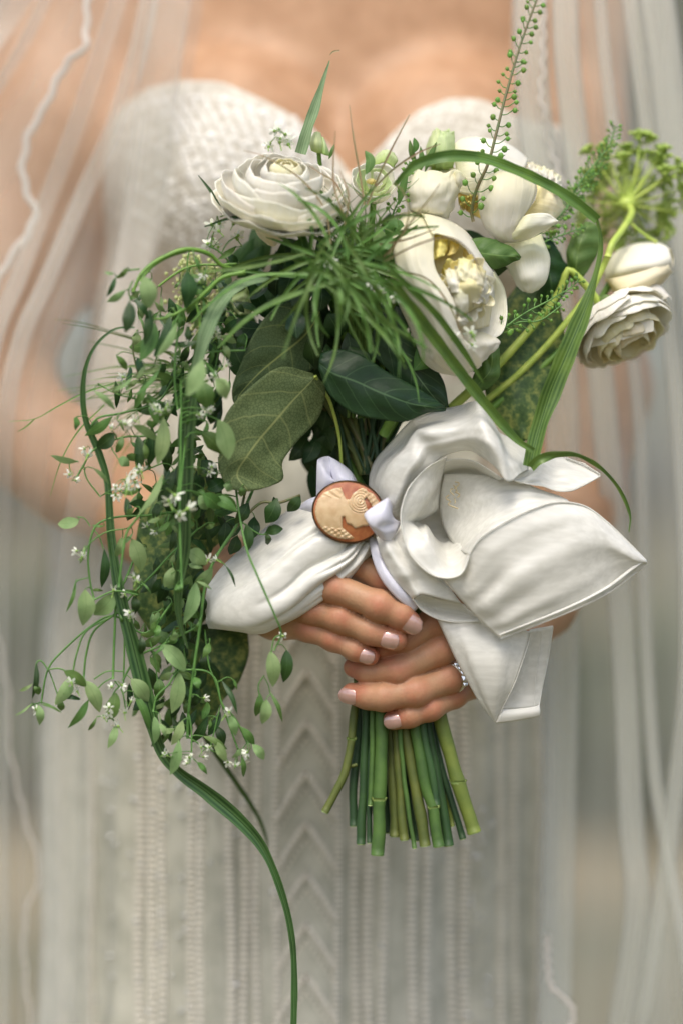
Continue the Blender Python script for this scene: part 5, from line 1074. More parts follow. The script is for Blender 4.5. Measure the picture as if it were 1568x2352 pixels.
# umbel (dill like) seen from below
um = thing('umbel_flower', 'large lime green umbel flower seen from underneath at the right edge', 'umbel', W(1438, 462, -2), None)
hub = W(1440, 468, -3.8); mb = MB(); mb.ball(hub, .0052, (1, .8, .8)); part('umbel_hub', mb.mesh('umbel_hub'), M_stemY, um)
tube('stem', [(1395, 590, .4), (1405, 560, .2), (1430, 525, -1.2), (1450, 490, -2.6), (1442, 470, -3.8)], [8, 8, 8.5, 9], M_stemY, um)
tube('stem', [(1395, 590, .4), (1340, 690, .4), (1200, 850, .6), (1000, 1010, .6), (900, 1120, .5)], 8, M_stemY, um)
tube('side_shoot', [(1440, 505, -2), (1475, 535, -2), (1508, 556, -2)], [3, 4], M_stemY, um)
rg = random.Random(12)
def umbellet(c, n, r, sz, par, m, dirv):
    mb = MB(); fr = frame(dirv)
    for k in range(n):
        a_, q = rg.uniform(0, 6.28), r * math.sqrt(rg.uniform(.05, 1)); p = c + fr[1] * (q * math.cos(a_)) + fr[2] * (q * math.sin(a_)) + fr[0] * (r * .9 - q * .35)
        mb.tube([c, (c + p) / 2, p], .00032, 4); mb.ball(p, sz * rg.uniform(.7, 1.3), (1, 1, .8), 3, 5)
    part('umbellet', mb.mesh('umbellet'), m, par)
axu = Vector((.15, .75, .35)).normalized(); fu = frame(axu)
for k in range(60):
    a_ = k * 2.39996 + rg.uniform(-.2, .2); q = math.sqrt((k + .5) / 60) * 1.3
    dv = (fu[0] * math.cos(q) + fu[1] * (math.sin(q) * math.cos(a_)) + fu[2] * (math.sin(q) * math.sin(a_))).normalized()
    L_ = rg.uniform(.021, .035) * (1 if q < .9 else 1.05); e = hub + dv * L_; m1 = hub + dv * L_ * .5 + Vector((0, 0, -.001))
    vs, fs, uv = tube_geo(crl([hub, m1, e], 8), [.0006, .0003], 5); part('ray', mesh('ray', vs, fs, uv), M_stemY, um)
    umbellet(e, 18, .0056, .0012, um, M_umb, dv)
# flowers standing above it
for (a_, b_) in (((1444, 450, -3.8), (1470, 318, -4.2)), ((1446, 455, -3.8), (1518, 352, -3.8)), ((1450, 460, -3.8), (1530, 400, -3.4))):
    tube('ray', [a_, ((a_[0] + b_[0]) / 2 + 4, (a_[1] + b_[1]) / 2, a_[2]), b_], [3.5, 2.5], M_stemY, um)
    umbellet(W(*b_), 22, .0058, .0012, um, M_umb, (0, -.2, 1)); umbellet(W(b_[0] + 3, b_[1] + 14, b_[2]), 14, .0052, .0011, um, M_umb, (.2, -.2, .8))

# ============================================================ PENNYCRESS
def pennycress(name_label, stem_pts, r, n0, gap, lens, seed, m=None, podr=.0013, tip=True):
    t = thing('pennycress_sprig', name_label, 'seed sprig', W(*stem_pts[0]), 'green pennycress sprigs with round pods'); rg = random.Random(seed)
    tube('stem', stem_pts, r, m or M_stemR, t, n=40)
    Q = path(stem_pts, 200); s = np.r_[0, np.cumsum(np.linalg.norm(np.diff(Q, axis=0), axis=1))]; x = n0 / PX; side = 1
    while x < s[-1]:
        i = int(np.searchsorted(s, x)); p = Q[min(i, 199)]; tv = Vector(Q[min(i + 2, 199)] - Q[max(i - 2, 0)]).normalized()
        a_ = rg.uniform(-.9, .9); sd = Matrix.Rotation(a_, 3, tv) @ Vector((0, -1, 0)).cross(tv); sd *= side; side = -side
        f = x / s[-1]; L_ = lens * (1 - .55 * f) * rg.uniform(.7, 1.15) / PX
        e = Vector(p) + sd * L_ * .85 + tv * L_ * .55; mid = Vector(p) + sd * L_ * .45 + tv * L_ * .12
        mb = MB(); mb.tube(crl([p, mid, e], 6), .00028, 4); rr = podr * rg.uniform(.75, 1.2) * (1 - .3 * f)
        part('pedicel', mb.mesh('pedicel'), M_stemT, t)
        mb = MB(); mb.ball(e + sd * rr * .8, rr, (1, .55, 1.15), 5, 8); mb.tube([e + sd * rr * 1.7, e + sd * rr * 2.3 + tv * rr * .4], .0002, 4); part('seed_pod', mb.mesh('seed_pod'), M_pod, t)
        x += gap * rg.uniform(.7, 1.3) / PX * (1 - .25 * f)
    return t
pennycress('tall thin pennycress spike standing above the bouquet to the top edge', [(1086, 508, 3.2), (1082, 480, 3.4), (1095, 430, 3.6), (1120, 375, 3.6), (1140, 300, 3.2), (1160, 220, 2.6), (1195, 100, 1.6), (1245, -40, .6), (1262, -110, .2)], [4, 3.4, 2.6, 2], 8, 12.5, 34, 4, podr=.00145)
pennycress('leaning pennycress sprig at the right beside the umbel flower', [(1300, 480, .6), (1330, 420, .2), (1370, 370, 0), (1400, 330, -.2), (1412, 288, -.4)], [2.5, 1.5], 5, 5.5, 26, 5, M_stemT, .0010)
pennycress('dense pennycress sprig right of the back peony', [(1230, 540, 1.4), (1280, 500, .8), (1330, 440, .2), (1370, 400, -.4), (1385, 360, -.6)], [2.5, 1.5], 4, 5.5, 28, 6, M_stemT, .0011)
pennycress('short pennycress sprig under the back peony, pointing right', [(1190, 590, 2.2), (1250, 555, 1.6), (1310, 532, 1.0), (1345, 520, .6)], [2.2, 1.5], 5, 9, 22, 7, M_stemT, .0010)
pennycress('pennycress sprig right of the front peony, reaching to the folded blade', [(1135, 770, 3.4), (1200, 722, 3.2), (1260, 690, 3), (1310, 660, 2.6), (1330, 640, 2.4)], [2.6, 1.5], 5, 9, 26, 8, M_stemT, .00115)
pennycress('lower pennycress sprig right of the front peony', [(1140, 760, 3.0), (1190, 740, 3.2), (1240, 735, 3.4), (1290, 700, 3.2)], [2.4, 1.5], 5, 11, 26, 9, M_stemT, .0011)
pennycress('small pennycress sprig between the greenish flower and the lisianthus', [(915, 560, 3.6), (900, 500, 3.6), (930, 430, 3.2), (940, 370, 2.8)], [2.4, 1.5], 5, 10, 22, 10, M_stemT, .0011)

# ============================================================ GRASS BLADES
def bl(label, pts, wd, mat, roll=0, **k):
    t = thing('long_grass', label, 'grass', W(*pts[0]), 'long grass leaves in the bouquet'); blade(t, pts, wd, mat, roll, name='grass_leaf', **k); return t
t = bl('broad striped blade arching over the peonies and folded sharply down at the right', [(905, 425, 6.4), (930, 398, 6.6), (965, 372, 6.6), (1030, 358, 6.4), (1100, 362, 6.0), (1170, 384, 5.6), (1260, 425, 5.2), (1330, 470, 5.0), (1372, 505, 4.8)], [10, 22, 26, 26, 26, 24, 24, 26, 20], M_blade, [30, 10, -20, -10, 0, 0])
blade(t, [(1370, 498, 4.8), (1380, 545, 4.8), (1376, 600, 4.8), (1350, 690, 4.9), (1310, 790, 5.0), (1265, 900, 5.0), (1235, 990, 5.0), (1216, 1072, 5.2)], [12, 16, 24, 40, 46, 44, 38, 30], M_blade, [60, 30, 5, 0], name='grass_leaf')
blade(t, [(1218, 1074, 5.2), (1240, 1055, 5.4), (1280, 1042, 5.2), (1330, 1046, 4.9), (1380, 1075, 4.6), (1420, 1120, 4.4), (1446, 1180, 4.2), (1444, 1222, 4.2)], [20, 22, 14, 12, 11, 10, 8, 2], M_blade, [0, 40, 50, 40, 20], name='grass_leaf')
bl('narrow striped blade crossing down over the front peony to the scarf', [(900, 640, 8.6), (940, 700, 8.2), (1000, 780, 7.4), (1060, 860, 6.6), (1120, 935, 6.0), (1180, 1005, 5.6), (1225, 1035, 5.4)], [12, 26, 26, 24, 24, 20, 12], M_blade, [15, 0, 0])
bl('second narrow blade running just above the front peony blade', [(880, 600, 9.4), (930, 650, 9.0), (1000, 720, 8.2), (1060, 800, 7.2), (1110, 880, 6.4)], [8, 16, 16, 14, 4], M_blade, 20)
bl('upright pale blade tip standing above the ranunculus', [(690, 352, 3.8), (705, 300, 3.8), (725, 240, 3.6), (745, 175, 3.4), (757, 138, 3.4)], [26, 25, 22, 12, 2], M_bladeL, 0)
bl('pale grey green blade bending down at the left of the grass tuft', [(640, 640, 6), (560, 650, 6.6), (510, 690, 7), (475, 760, 7.2), (455, 830, 7.0), (440, 900, 6.6)], [10, 20, 32, 32, 22, 10], M_bladeL, [60, 20, 0, 0])
bl('broad dark blade hanging straight down through the left foliage', [(455, 800, 6.2), (440, 900, 6.4), (428, 1000, 6.4), (425, 1130, 6.4), (422, 1260, 6.2), (410, 1350, 6.0), (412, 1420, 5.8), (432, 1490, 5.6)], [14, 32, 36, 36, 30, 26, 16, 4], M_bladeD, [10, 0, -10, 0])
bl('long blade sweeping from the left foliage down to the bottom edge', [(310, 752, 5.6), (262, 757, 5.8), (215, 800, 5.8), (192, 870, 5.6), (196, 960, 5.4), (228, 1040, 5.2), (248, 1110, 5.2), (255, 1230, 5.2), (275, 1360, 5.2), (310, 1500, 5.1), (345, 1640, 5.0), (372, 1725, 4.9), (412, 1775, 4.8), (480, 1825, 4.6), (560, 1895, 4.4), (610, 1960, 4.2), (650, 2060, 4.0), (672, 2160, 3.9), (677, 2260, 3.8), (674, 2380, 3.8)], [5, 7, 11, 15, 17, 17, 20, 27, 34, 36, 30, 24, 34, 28, 17, 16, 16, 17, 14], M_bladeD, [40, 0, 10, 0, 0, 0, 20, 0, 0, 30, 10], n=170)
bl('blurred thin blade curving behind the lowest sprig', [(440, 1640, 0), (490, 1720, -1.4), (545, 1800, -2.4), (590, 1870, -3), (612, 1925, -3.4), (614, 1965, -3.6)], [10, 15, 15, 13, 10, 3], M_bladeD, 20)
bl('thin green blade arching from the grass tuft over the left sprigs', [(900, 690, 7), (760, 640, 7.6), (640, 630, 7.8), (560, 645, 7.8), (480, 700, 7.4), (440, 740, 7)], [8, 13, 15, 15, 13, 5], M_frond, [40, 60, 40])
bl('thin blade below the arching blade at the left of the tuft', [(860, 620, 8), (760, 650, 8.2), (640, 690, 8.2), (560, 740, 8), (500, 800, 7.6)], [8, 12, 15, 15, 6], M_frond, [40, 30])
bl('brown edged thin blade under the ranunculus', [(470, 520, 5.4), (540, 498, 5.8), (640, 492, 6.2), (720, 500, 6.4)], [3, 8, 9, 6], M_bladeD, 20)
bl('small dark blade sticking out left of the ranunculus', [(512, 490, 4.8), (485, 440, 4.6), (456, 402, 4.4)], [7, 8, 2], M_leafD, 0)

# ============================================================ FINE GRASS TUFT
tuft = thing('grass_tuft', 'tuft of fine drooping grass bursting out in the middle of the bouquet', 'ornamental grass', W(800, 620, 8))
rg = random.Random(31)
fro = [((742, 592), a_, L_) for a_, L_ in [(100, 150), (75, 180), (50, 200), (30, 230), (130, 190), (150, 220), (170, 260), (10, 190), (200, 140), (-30, 130), (60, 260), (112, 250), (90, 300), (20, 300)]]
for k in range(40): fro.append(((795 + rg.gauss(0, 42), 610 + rg.gauss(0, 34)), rg.choice([rg.uniform(-30, 210), rg.uniform(30, 95), rg.uniform(15, 70)]), rg.uniform(110, 290)))
for k in range(16): fro.append(((790 + rg.gauss(0, 40), 590 + rg.gauss(0, 30)), rg.choice([rg.uniform(185, 240), rg.uniform(-60, 0)]), rg.uniform(120, 230)))
for (x, y), a_, L_ in fro:
    a0 = rad(a_); d0 = rg.uniform(5.5, 10.5); P = []; xx, yy, dd = x, y, d0; cur = rg.uniform(-.25, .75) * (1 if math.cos(a0) >= 0 else -1)
    st0 = a0 - cur * .9
    for q in range(7):
        P.append((xx, yy, dd)); xx += math.cos(st0) * L_ / 6; yy += math.sin(st0) * L_ / 6; st0 += cur * .36; dd += rg.uniform(-.45, .35)
    blade(tuft, P, [4, 9, 9.5, 7, rg.choice([1, 4])], M_frond, rg.uniform(-50, 50), name='grass_frond', n=26)
for k in range(60):
    x = rg.gauss(800, 46); y = rg.uniform(560, 660); top = rg.uniform(400, 540)
    blade(tuft, [(840 + rg.gauss(0, 14), 960, 2), (x * .6 + 336, y + 60, 4), (x, y, 5.5), (x + rg.gauss(0, 16), (y + top) / 2, 5.6), (x + rg.gauss(0, 60), top, 5.6)], [7, 7, 5, 1], M_frond, rg.uniform(-60, 60), name='grass_frond', n=16)
for P in ([(836, 470, 6), (826, 400, 6), (812, 320, 6), (802, 240, 5.6)], [(842, 470, 6), (880, 380, 6), (915, 310, 6), (940, 262, 6)], [(800, 480, 6), (770, 420, 6), (740, 400, 6), (710, 380, 6)], [(850, 440, 6), (900, 390, 6), (960, 350, 6), (1010, 330, 6)], [(760, 560, 7), (745, 480, 7), (690, 410, 7), (610, 360, 7), (560, 345, 7)], [(800, 520, 7), (770, 440, 7), (765, 380, 7), (770, 300, 7)], [(790, 520, 7), (800, 450, 7), (780, 390, 7)], [(880, 590, 7.5), (920, 540, 8), (938, 490, 8), (925, 440, 8), (905, 420, 8)], [(880, 600, 8), (960, 560, 8.4), (1030, 545, 8.4), (1080, 580, 8), (1110, 640, 7.6)], [(890, 585, 8), (950, 500, 8.2), (990, 450, 8), (1010, 420, 7.6)], [(870, 560, 7), (930, 550, 7.4), (1000, 525, 7.4)], [(905, 620, 7), (980, 640, 7.6), (1030, 700, 7.8), (1065, 780, 7.6)], [(780, 115, 3), (765, 118, 3), (757, 126, 3)]):
    blade(tuft, P, [4, 4.5, 4, 1.5], M_frondR, 20, name='grass_frond', n=26)
lt = thing('grass_tuft', 'very fine hair like grass fanning out at the left over the forearm', 'ornamental grass', W(330, 860, 1))
for k in range(34):
    x0, y0 = 480 + rg.uniform(-60, 10), 880 + rg.uniform(-60, 30); a_ = rad(rg.uniform(145, 215)); L_ = rg.uniform(160, 340); P = []; xx, yy = x0, y0; d0 = rg.uniform(-1.5, 1.5)
    for q in range(6): P.append((xx, yy, d0)); xx += math.cos(a_) * L_ / 5; yy += math.sin(-a_) * L_ / 5 * -1 * -1; a_ += rad(rg.uniform(0, 9))
    blade(lt, P, [5, 4, 3, 1], M_frond, rg.uniform(-40, 40), name='grass_frond', n=18)
for P in ([(300, 870, 2), (200, 900, 2), (130, 935, 2.2), (80, 962, 2.4), (20, 968, 2.4)], [(240, 930, 2), (180, 990, 2), (140, 1060, 2), (115, 1140, 2)], [(80, 962, 2.4), (60, 980, 2.4), (40, 992, 2.4)]): blade(lt, P, [3, 4, 3, 1], M_frond, 20, name='grass_frond', n=22)

# ============================================================ BIG LEAVES
def bigleaf(label, rows, mat, nu=30, nv=24, amp=.0006, cat='leaf', petiole=None, seed=0):
    t = thing('salal_leaf', label, cat, W(*rows[0][0])); 
    sheet(t, 'leaf_blade', rows, mat, nu, nv, .0002, lambda s, u: amp * math.sin(s * 22 - abs(u - .5) * 9) * (1 - abs(u - .5)) + amp * fbm(s * 3, u * 3, seed))
    if petiole: tube('petiole', petiole, [4.5, 3.5], M_stemY, t)
    return t
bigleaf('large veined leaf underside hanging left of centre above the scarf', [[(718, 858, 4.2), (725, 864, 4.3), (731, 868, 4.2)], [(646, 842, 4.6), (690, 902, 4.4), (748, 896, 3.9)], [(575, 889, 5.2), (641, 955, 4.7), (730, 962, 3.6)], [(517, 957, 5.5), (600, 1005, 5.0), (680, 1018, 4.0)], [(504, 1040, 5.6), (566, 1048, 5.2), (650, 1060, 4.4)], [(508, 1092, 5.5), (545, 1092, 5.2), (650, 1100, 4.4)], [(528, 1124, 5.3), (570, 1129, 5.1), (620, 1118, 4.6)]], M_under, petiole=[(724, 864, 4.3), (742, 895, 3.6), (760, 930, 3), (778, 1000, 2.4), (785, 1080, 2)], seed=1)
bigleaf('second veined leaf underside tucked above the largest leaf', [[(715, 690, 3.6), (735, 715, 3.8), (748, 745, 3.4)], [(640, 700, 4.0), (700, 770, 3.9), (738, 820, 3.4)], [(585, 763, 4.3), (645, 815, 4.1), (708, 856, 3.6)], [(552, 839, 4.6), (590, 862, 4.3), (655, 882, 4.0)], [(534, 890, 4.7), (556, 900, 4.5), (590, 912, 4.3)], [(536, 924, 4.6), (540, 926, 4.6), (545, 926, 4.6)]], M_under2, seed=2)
bigleaf('dark green waxy leaf with ribs to the right of the centre, touching the scarf', [[(736, 812, 4.8), (733, 835, 5.0), (736, 862, 4.8)], [(775, 802, 4.9), (766, 858, 5.3), (760, 908, 5.0)], [(826, 813, 4.9), (822, 878, 5.4), (808, 948, 5.2)], [(876, 846, 4.9), (880, 905, 5.4), (862, 962, 5.2)], [(952, 889, 4.8), (945, 927, 5.2), (927, 968, 5.0)], [(1000, 918, 4.6), (996, 935, 4.8), (982, 948, 4.7)], [(1024, 938, 4.4), (1024, 940, 4.4), (1022, 943, 4.4)]], M_gloss, seed=3)
bigleaf('very dark leaf in the shade behind the ribbed waxy leaf', [[(800, 690, 2.6), (802, 700, 2.8), (800, 712, 2.6)], [(880, 700, 3.0), (860, 750, 3.2), (830, 790, 3.0)], [(955, 790, 3.2), (920, 810, 3.4), (890, 850, 3.2)], [(1015, 870, 3.2), (970, 880, 3.4), (930, 900, 3.2)], [(1030, 935, 3.0), (1015, 935, 3.1), (1000, 935, 3.0)]], M_gloss, seed=4)
bigleaf('grey green leaf poking out between the two peonies', [[(1060, 560, 3.2), (1062, 575, 3.3), (1066, 592, 3.2)], [(1095, 545, 3.4), (1100, 580, 3.8), (1108, 610, 3.4)], [(1140, 552, 3.5), (1142, 586, 3.9), (1140, 616, 3.4)], [(1178, 570, 3.5), (1176, 588, 3.7), (1170, 606, 3.5)], [(1196, 590, 3.4), (1195, 592, 3.4), (1193, 594, 3.4)]], M_leafM, seed=5)
bigleaf('dark leaf under the lower edge of the front peony', [[(1080, 880, 3.0), (1090, 890, 3.2), (1105, 900, 3.0)], [(1100, 830, 3.2), (1125, 850, 3.5), (1143, 870, 3.2)], [(1110, 790, 3.2), (1130, 800, 3.4), (1146, 815, 3.2)], [(1130, 765, 3.0), (1138, 768, 3.1), (1144, 775, 3.0)]], M_leafM, seed=6)
bigleaf('large mottled green leaf behind the right side of the bouquet', [[(1205, 630, -1.2), (1235, 615, -1), (1262, 630, -1.2)], [(1140, 720, -.6), (1210, 700, -.2), (1290, 720, -.6)], [(1112, 820, 0), (1195, 810, .4), (1298, 830, -.2)], [(1115, 910, .4), (1195, 910, .8), (1280, 920, .2)], [(1150, 970, .6), (1200, 975, .9), (1245, 970, .6)], [(1190, 1012, .8), (1200, 1014, .8), (1212, 1010, .8)]], M_mott, seed=7)
bigleaf('blurred broad green leaf below the umbel flower at the right', [[(1310, 640, .4), (1320, 645, .4), (1335, 640, .4)], [(1300, 590, .4), (1325, 585, .8), (1362, 600, .4)], [(1312, 545, .2), (1340, 535, .6), (1378, 560, .3)], [(1345, 510, 0), (1358, 508, .2), (1372, 520, 0)]], M_leafM, seed=8)
bigleaf('dark teal leaf edge behind the drooping petal of the back peony', [[(1240, 540, .2), (1250, 545, .3), (1265, 545, .2)], [(1230, 590, .2), (1258, 595, .6), (1290, 590, .2)], [(1235, 650, .2), (1265, 650, .6), (1308, 620, .2)], [(1250, 720, .2), (1275, 700, .4), (1300, 670, .2)]], M_leafD, seed=9)
bigleaf('large mottled olive leaf hanging behind the left sprigs', [[(400, 1085, .6), (430, 1070, .8), (470, 1080, .6)], [(330, 1170, .8), (420, 1160, 1.4), (520, 1180, .8)], [(308, 1290, .8), (400, 1290, 1.6), (510, 1300, .8)], [(310, 1390, .8), (390, 1400, 1.5), (480, 1410, .8)], [(345, 1450, .7), (390, 1465, 1.0), (430, 1470, .7)], [(385, 1500, .6), (392, 1502, .6), (400, 1500, .6)]], M_mott, seed=10)
bigleaf('lower mottled leaf with angular edge left of the hands', [[(440, 1440, 0), (500, 1430, .2), (568, 1448, 0)], [(420, 1500, .2), (490, 1500, .6), (572, 1500, .1)], [(400, 1560, .2), (470, 1565, .7), (550, 1565, .2)], [(420, 1620, .2), (465, 1620, .5), (510, 1615, .2)], [(450, 1665, .2), (470, 1668, .3), (490, 1660, .2)]], M_mott, seed=11)
bigleaf('pale yellow green leaf glimpsed beside the shaded leaf underside', [[(540, 660, .8), (560, 655, 1), (580, 665, .8)], [(530, 690, .8), (560, 690, 1.2), (590, 695, .8)], [(545, 720, .8), (560, 722, 1), (580, 718, .8)]], M_greenwhite, seed=12)
dark = thing('foliage_bunch', 'dark leafy filler branches, partly standing in for shade, in the core of the bouquet', 'foliage', W(840, 980, 0))
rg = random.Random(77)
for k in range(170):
    x, y = (rg.uniform(560, 1060), rg.uniform(540, 930)) if k < 86 else (rg.uniform(690, 880), rg.uniform(880, 1080)) if k < 122 else (rg.uniform(650, 930), rg.uniform(540, 820))  # last group: dark leaves added to stand in for shade behind the grass tuft
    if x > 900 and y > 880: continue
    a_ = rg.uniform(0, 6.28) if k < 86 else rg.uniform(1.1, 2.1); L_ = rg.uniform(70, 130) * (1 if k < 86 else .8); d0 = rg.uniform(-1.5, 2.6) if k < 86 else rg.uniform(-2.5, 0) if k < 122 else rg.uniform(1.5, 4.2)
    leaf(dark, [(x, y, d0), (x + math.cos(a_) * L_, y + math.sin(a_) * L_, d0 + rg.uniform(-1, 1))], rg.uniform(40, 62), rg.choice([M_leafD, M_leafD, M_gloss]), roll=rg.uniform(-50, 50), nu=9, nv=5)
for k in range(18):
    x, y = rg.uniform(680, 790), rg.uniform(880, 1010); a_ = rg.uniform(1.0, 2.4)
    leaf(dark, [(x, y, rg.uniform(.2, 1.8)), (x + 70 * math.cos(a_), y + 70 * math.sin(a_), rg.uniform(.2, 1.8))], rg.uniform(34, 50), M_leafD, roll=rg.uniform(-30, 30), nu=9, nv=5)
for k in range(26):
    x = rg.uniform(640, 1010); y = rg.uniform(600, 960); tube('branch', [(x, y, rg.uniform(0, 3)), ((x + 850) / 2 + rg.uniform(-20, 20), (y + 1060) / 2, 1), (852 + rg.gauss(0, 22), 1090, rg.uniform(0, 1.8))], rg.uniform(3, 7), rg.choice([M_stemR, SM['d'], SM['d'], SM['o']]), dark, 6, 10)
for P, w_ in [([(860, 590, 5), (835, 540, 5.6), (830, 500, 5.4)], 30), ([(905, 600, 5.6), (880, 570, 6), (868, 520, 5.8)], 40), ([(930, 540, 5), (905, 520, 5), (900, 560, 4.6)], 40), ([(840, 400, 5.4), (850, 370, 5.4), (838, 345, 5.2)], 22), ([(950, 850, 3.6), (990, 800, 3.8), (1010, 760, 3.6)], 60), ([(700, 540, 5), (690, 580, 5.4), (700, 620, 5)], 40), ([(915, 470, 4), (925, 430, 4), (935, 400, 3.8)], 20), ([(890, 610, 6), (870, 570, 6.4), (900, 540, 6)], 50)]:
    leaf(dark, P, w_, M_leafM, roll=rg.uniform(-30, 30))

# ============================================================ CREAM FLUFFY FLOWER BEHIND THE SPRIGS
cf = thing('fluffy_flower', 'round fluffy cream green flower head half hidden behind the left sprigs', 'flower', W(460, 700, 0))
cc = W(462, 695, -.4); rg = random.Random(9)
for k in range(26):
    a_ = rg.uniform(0, 6.28); el = rg.uniform(0, 1.35); dv = Vector((math.cos(a_) * math.sin(el), -math.cos(el) * .6 - .1, math.sin(a_) * math.sin(el))); e = cc + Vector((dv.x * .017, dv.y * .012, dv.z * .026))
    mb = MB(); mb.tube([cc + Vector((0, .004, -.012)), (cc + e) / 2, e], .0005, 4)
    for q in range(22): mb.ball(e + Vector([rg.gauss(0, .0032) for _ in range(3)]), rg.uniform(.0007, .0014), (1, 1, 1), 3, 5)
    part('flower_cluster', mb.mesh('flower_cluster'), M_creambud, cf)
tube('stem', [(462, 750, -.6), (560, 850, -.4), (760, 1000, .2), (850, 1150, .4)], 7, M_stem, cf)
# ============================================================ EUPHORBIA SPRIGS
def Aq(x, y): return (.44 * x, 1129 + .44 * y)
def Bq(x, y): return (.4 * x, 564.5 + .4 * y)
def Cq(x, y): return (188 + .24 * x, 564.5 + .24 * y)
SPR = {}
def spr(key, label):
    SPR[key] = dict(t=None, label=label, stems=[], leaves=0)
spr('up', 'euphorbia sprig arching left below the ranunculus, ending in pale hanging leaves')
spr('uph', 'euphorbia sprig with white florets close under the left edge of the ranunculus')
spr('mid', 'bushy sprig in the middle of the left foliage, in front of the hanging dark blade')
spr('lm', 'sprig at the forearm with a pale outer leaf and white florets')
spr('cur', 'euphorbia sprig curling out left with a single pale round leaf beside the long blade')
spr('low', 'long euphorbia sprig running down beside the scarf to the lowest florets')
spr('farl', 'euphorbia sprig reaching lowest left with small drooping leaves')
spr('vert', 'euphorbia sprig hanging straight down with florets left of the long blade')
spr('rgt', 'thin euphorbia sprig crossing the left scarf loop with four leaves hanging below it')
spr('drk', 'dark euphorbia leaves in the shade between the left foliage and the scarf')
def S_(key, pts, r, d, q=Aq, m=None):
    dd = d if not np.isscalar(d) else [d] * len(pts); P = [q(*p) + (dd[i],) for i, p in enumerate(pts)]
    s = SPR[key]
    if s['t'] is None: s['t'] = thing('euphorbia_sprig', s['label'], 'leafy sprig', W(*P[0]), 'euphorbia sprigs trailing at the left')
    tube('stem', P, r, m or M_stemT, s['t'], 6); Q = path(P, 60); s['stems'].append((Q, key))
S_('low', [(1420, -260), (1300, 40), (1240, 170), (1130, 340), (1075, 470), (1045, 700), (1012, 930), (985, 1150), (980, 1290)], 3.6, [2, 3.5, 4.4, 4.8, 5, 5, 5, 4.8, 4.6])
S_('low', [(1045, 700), (850, 800), (740, 850), (690, 900), (640, 990)], 2.4, 4.8); S_('low', [(1010, 930), (930, 940), (880, 1010), (820, 1070), (800, 1150)], 2.2, 5.2)
S_('low', [(1010, 930), (1080, 940), (1130, 990), (1160, 1110), (1230, 1190), (1290, 1310)], 2.4, 5.0); S_('low', [(980, 1280), (1060, 1330), (1120, 1360)], 1.8, 4.8); S_('low', [(1070, 720), (1090, 900), (1130, 1010), (1165, 1130), (1240, 1340)], 2.2, 4.4); S_('low', [(1150, 1120), (1120, 1250), (1100, 1330)], 1.8, 4.4)
S_('low', [(985, 1150), (1000, 1250), (1000, 1390)], 2, 5.2)
S_('farl', [(900, 580), (760, 740), (600, 650), (480, 700), (330, 830), (250, 930), (215, 1100)], [2.6, 2.2, 2], 4.6); S_('farl', [(590, 650), (450, 730), (400, 850), (378, 960)], 2.0, 5.2); S_('farl', [(600, 640), (490, 730), (450, 850), (437, 970)], 2.4, 5.0)
S_('farl', [(250, 930), (215, 885), (190, 900), (178, 1000)], 1.7, 4.8); S_('farl', [(250, 930), (310, 925), (360, 950), (375, 975)], 1.7, 4.8); S_('farl', [(255, 935), (280, 1000), (310, 1090)], 1.5, 4.6); S_('farl', [(215, 1100), (170, 1115), (110, 1150)], 1.3, 4.6); S_('farl', [(215, 1100), (260, 1115), (310, 1150)], 1.3, 4.6)
S_('vert', [(720, 300), (660, 450), (610, 560), (600, 700), (590, 980)], 3.0, [4.4, 4.8, 5, 5, 5]); S_('vert', [(640, 600), (650, 760), (645, 1010)], 2.2, 4.6); S_('vert', [(590, 970), (540, 1000), (510, 1030)], 1.5, 5.0); S_('vert', [(600, 990), (640, 1050), (660, 1160)], 1.6, 5); S_('vert', [(645, 1000), (590, 1060), (570, 1180)], 1.6, 5); S_('vert', [(650, 940), (560, 940), (490, 980)], 1.6, 5)
S_('vert', [(1030, 200), (900, 320), (800, 430), (700, 530), (600, 650)], 2.4, 4.6); S_('vert', [(780, 770), (810, 880), (822, 990)], 1.7, 4.4)
S_('cur', [(1000, 90), (800, 122), (640, 130), (545, 150), (488, 200), (460, 330), (470, 470), (492, 565)], [2.6, 2.4, 2.2], [4, 4.6, 5, 5.2, 5.2, 5.2, 5.2, 5.2]); S_('cur', [(470, 180), (440, 140), (400, 132)], 1.3, 5.2); S_('cur', [(490, 200), (520, 240), (540, 300)], 1.3, 5.2); S_('cur', [(655, 195), (560, 210), (480, 260), (430, 330)], 1.5, 5.4); S_('cur', [(460, 450), (400, 470), (380, 530)], 1.3, 5.4); S_('cur', [(492, 565), (600, 520), (720, 540)], 2, 5.4)
S_('mid', [(850, -40), (780, 60), (700, 160), (655, 240), (620, 500)], 2.6, 6.4); S_('mid', [(950, 500), (940, 60), (970, -280)], 3, 7)
S_('rgt', [(1225, -80), (1250, 120), (1288, 300), (1340, 430), (1390, 545), (1440, 660), (1468, 745), (1430, 830)], [2.6, 2.6, 2.4, 2], [4, 5, 6, 6.4, 6.5, 6.4, 6, 5.8]); S_('rgt', [(1465, 750), (1430, 770), (1415, 850)], 1.6, 5.8); S_('rgt', [(1380, 960), (1350, 1010), (1355, 1070)], 1.5, 5.6); S_('rgt', [(1380, 970), (1400, 1010), (1412, 1060)], 1.3, 5.6)
S_('drk', [(1568, 20), (1450, 60), (1360, 60), (1250, 170), (1180, 270), (1100, 360)], [3.4, 3], 4.4, m=M_stemR); S_('drk', [(1250, 150), (1350, 220), (1400, 220)], 1.6, 4.6); S_('drk', [(1400, -200), (1300, -60), (1250, 150)], 3, 3.8, m=M_stemR)
S_('drk', [(980, 600), (960, 800), (975, 900)], 2, 3)
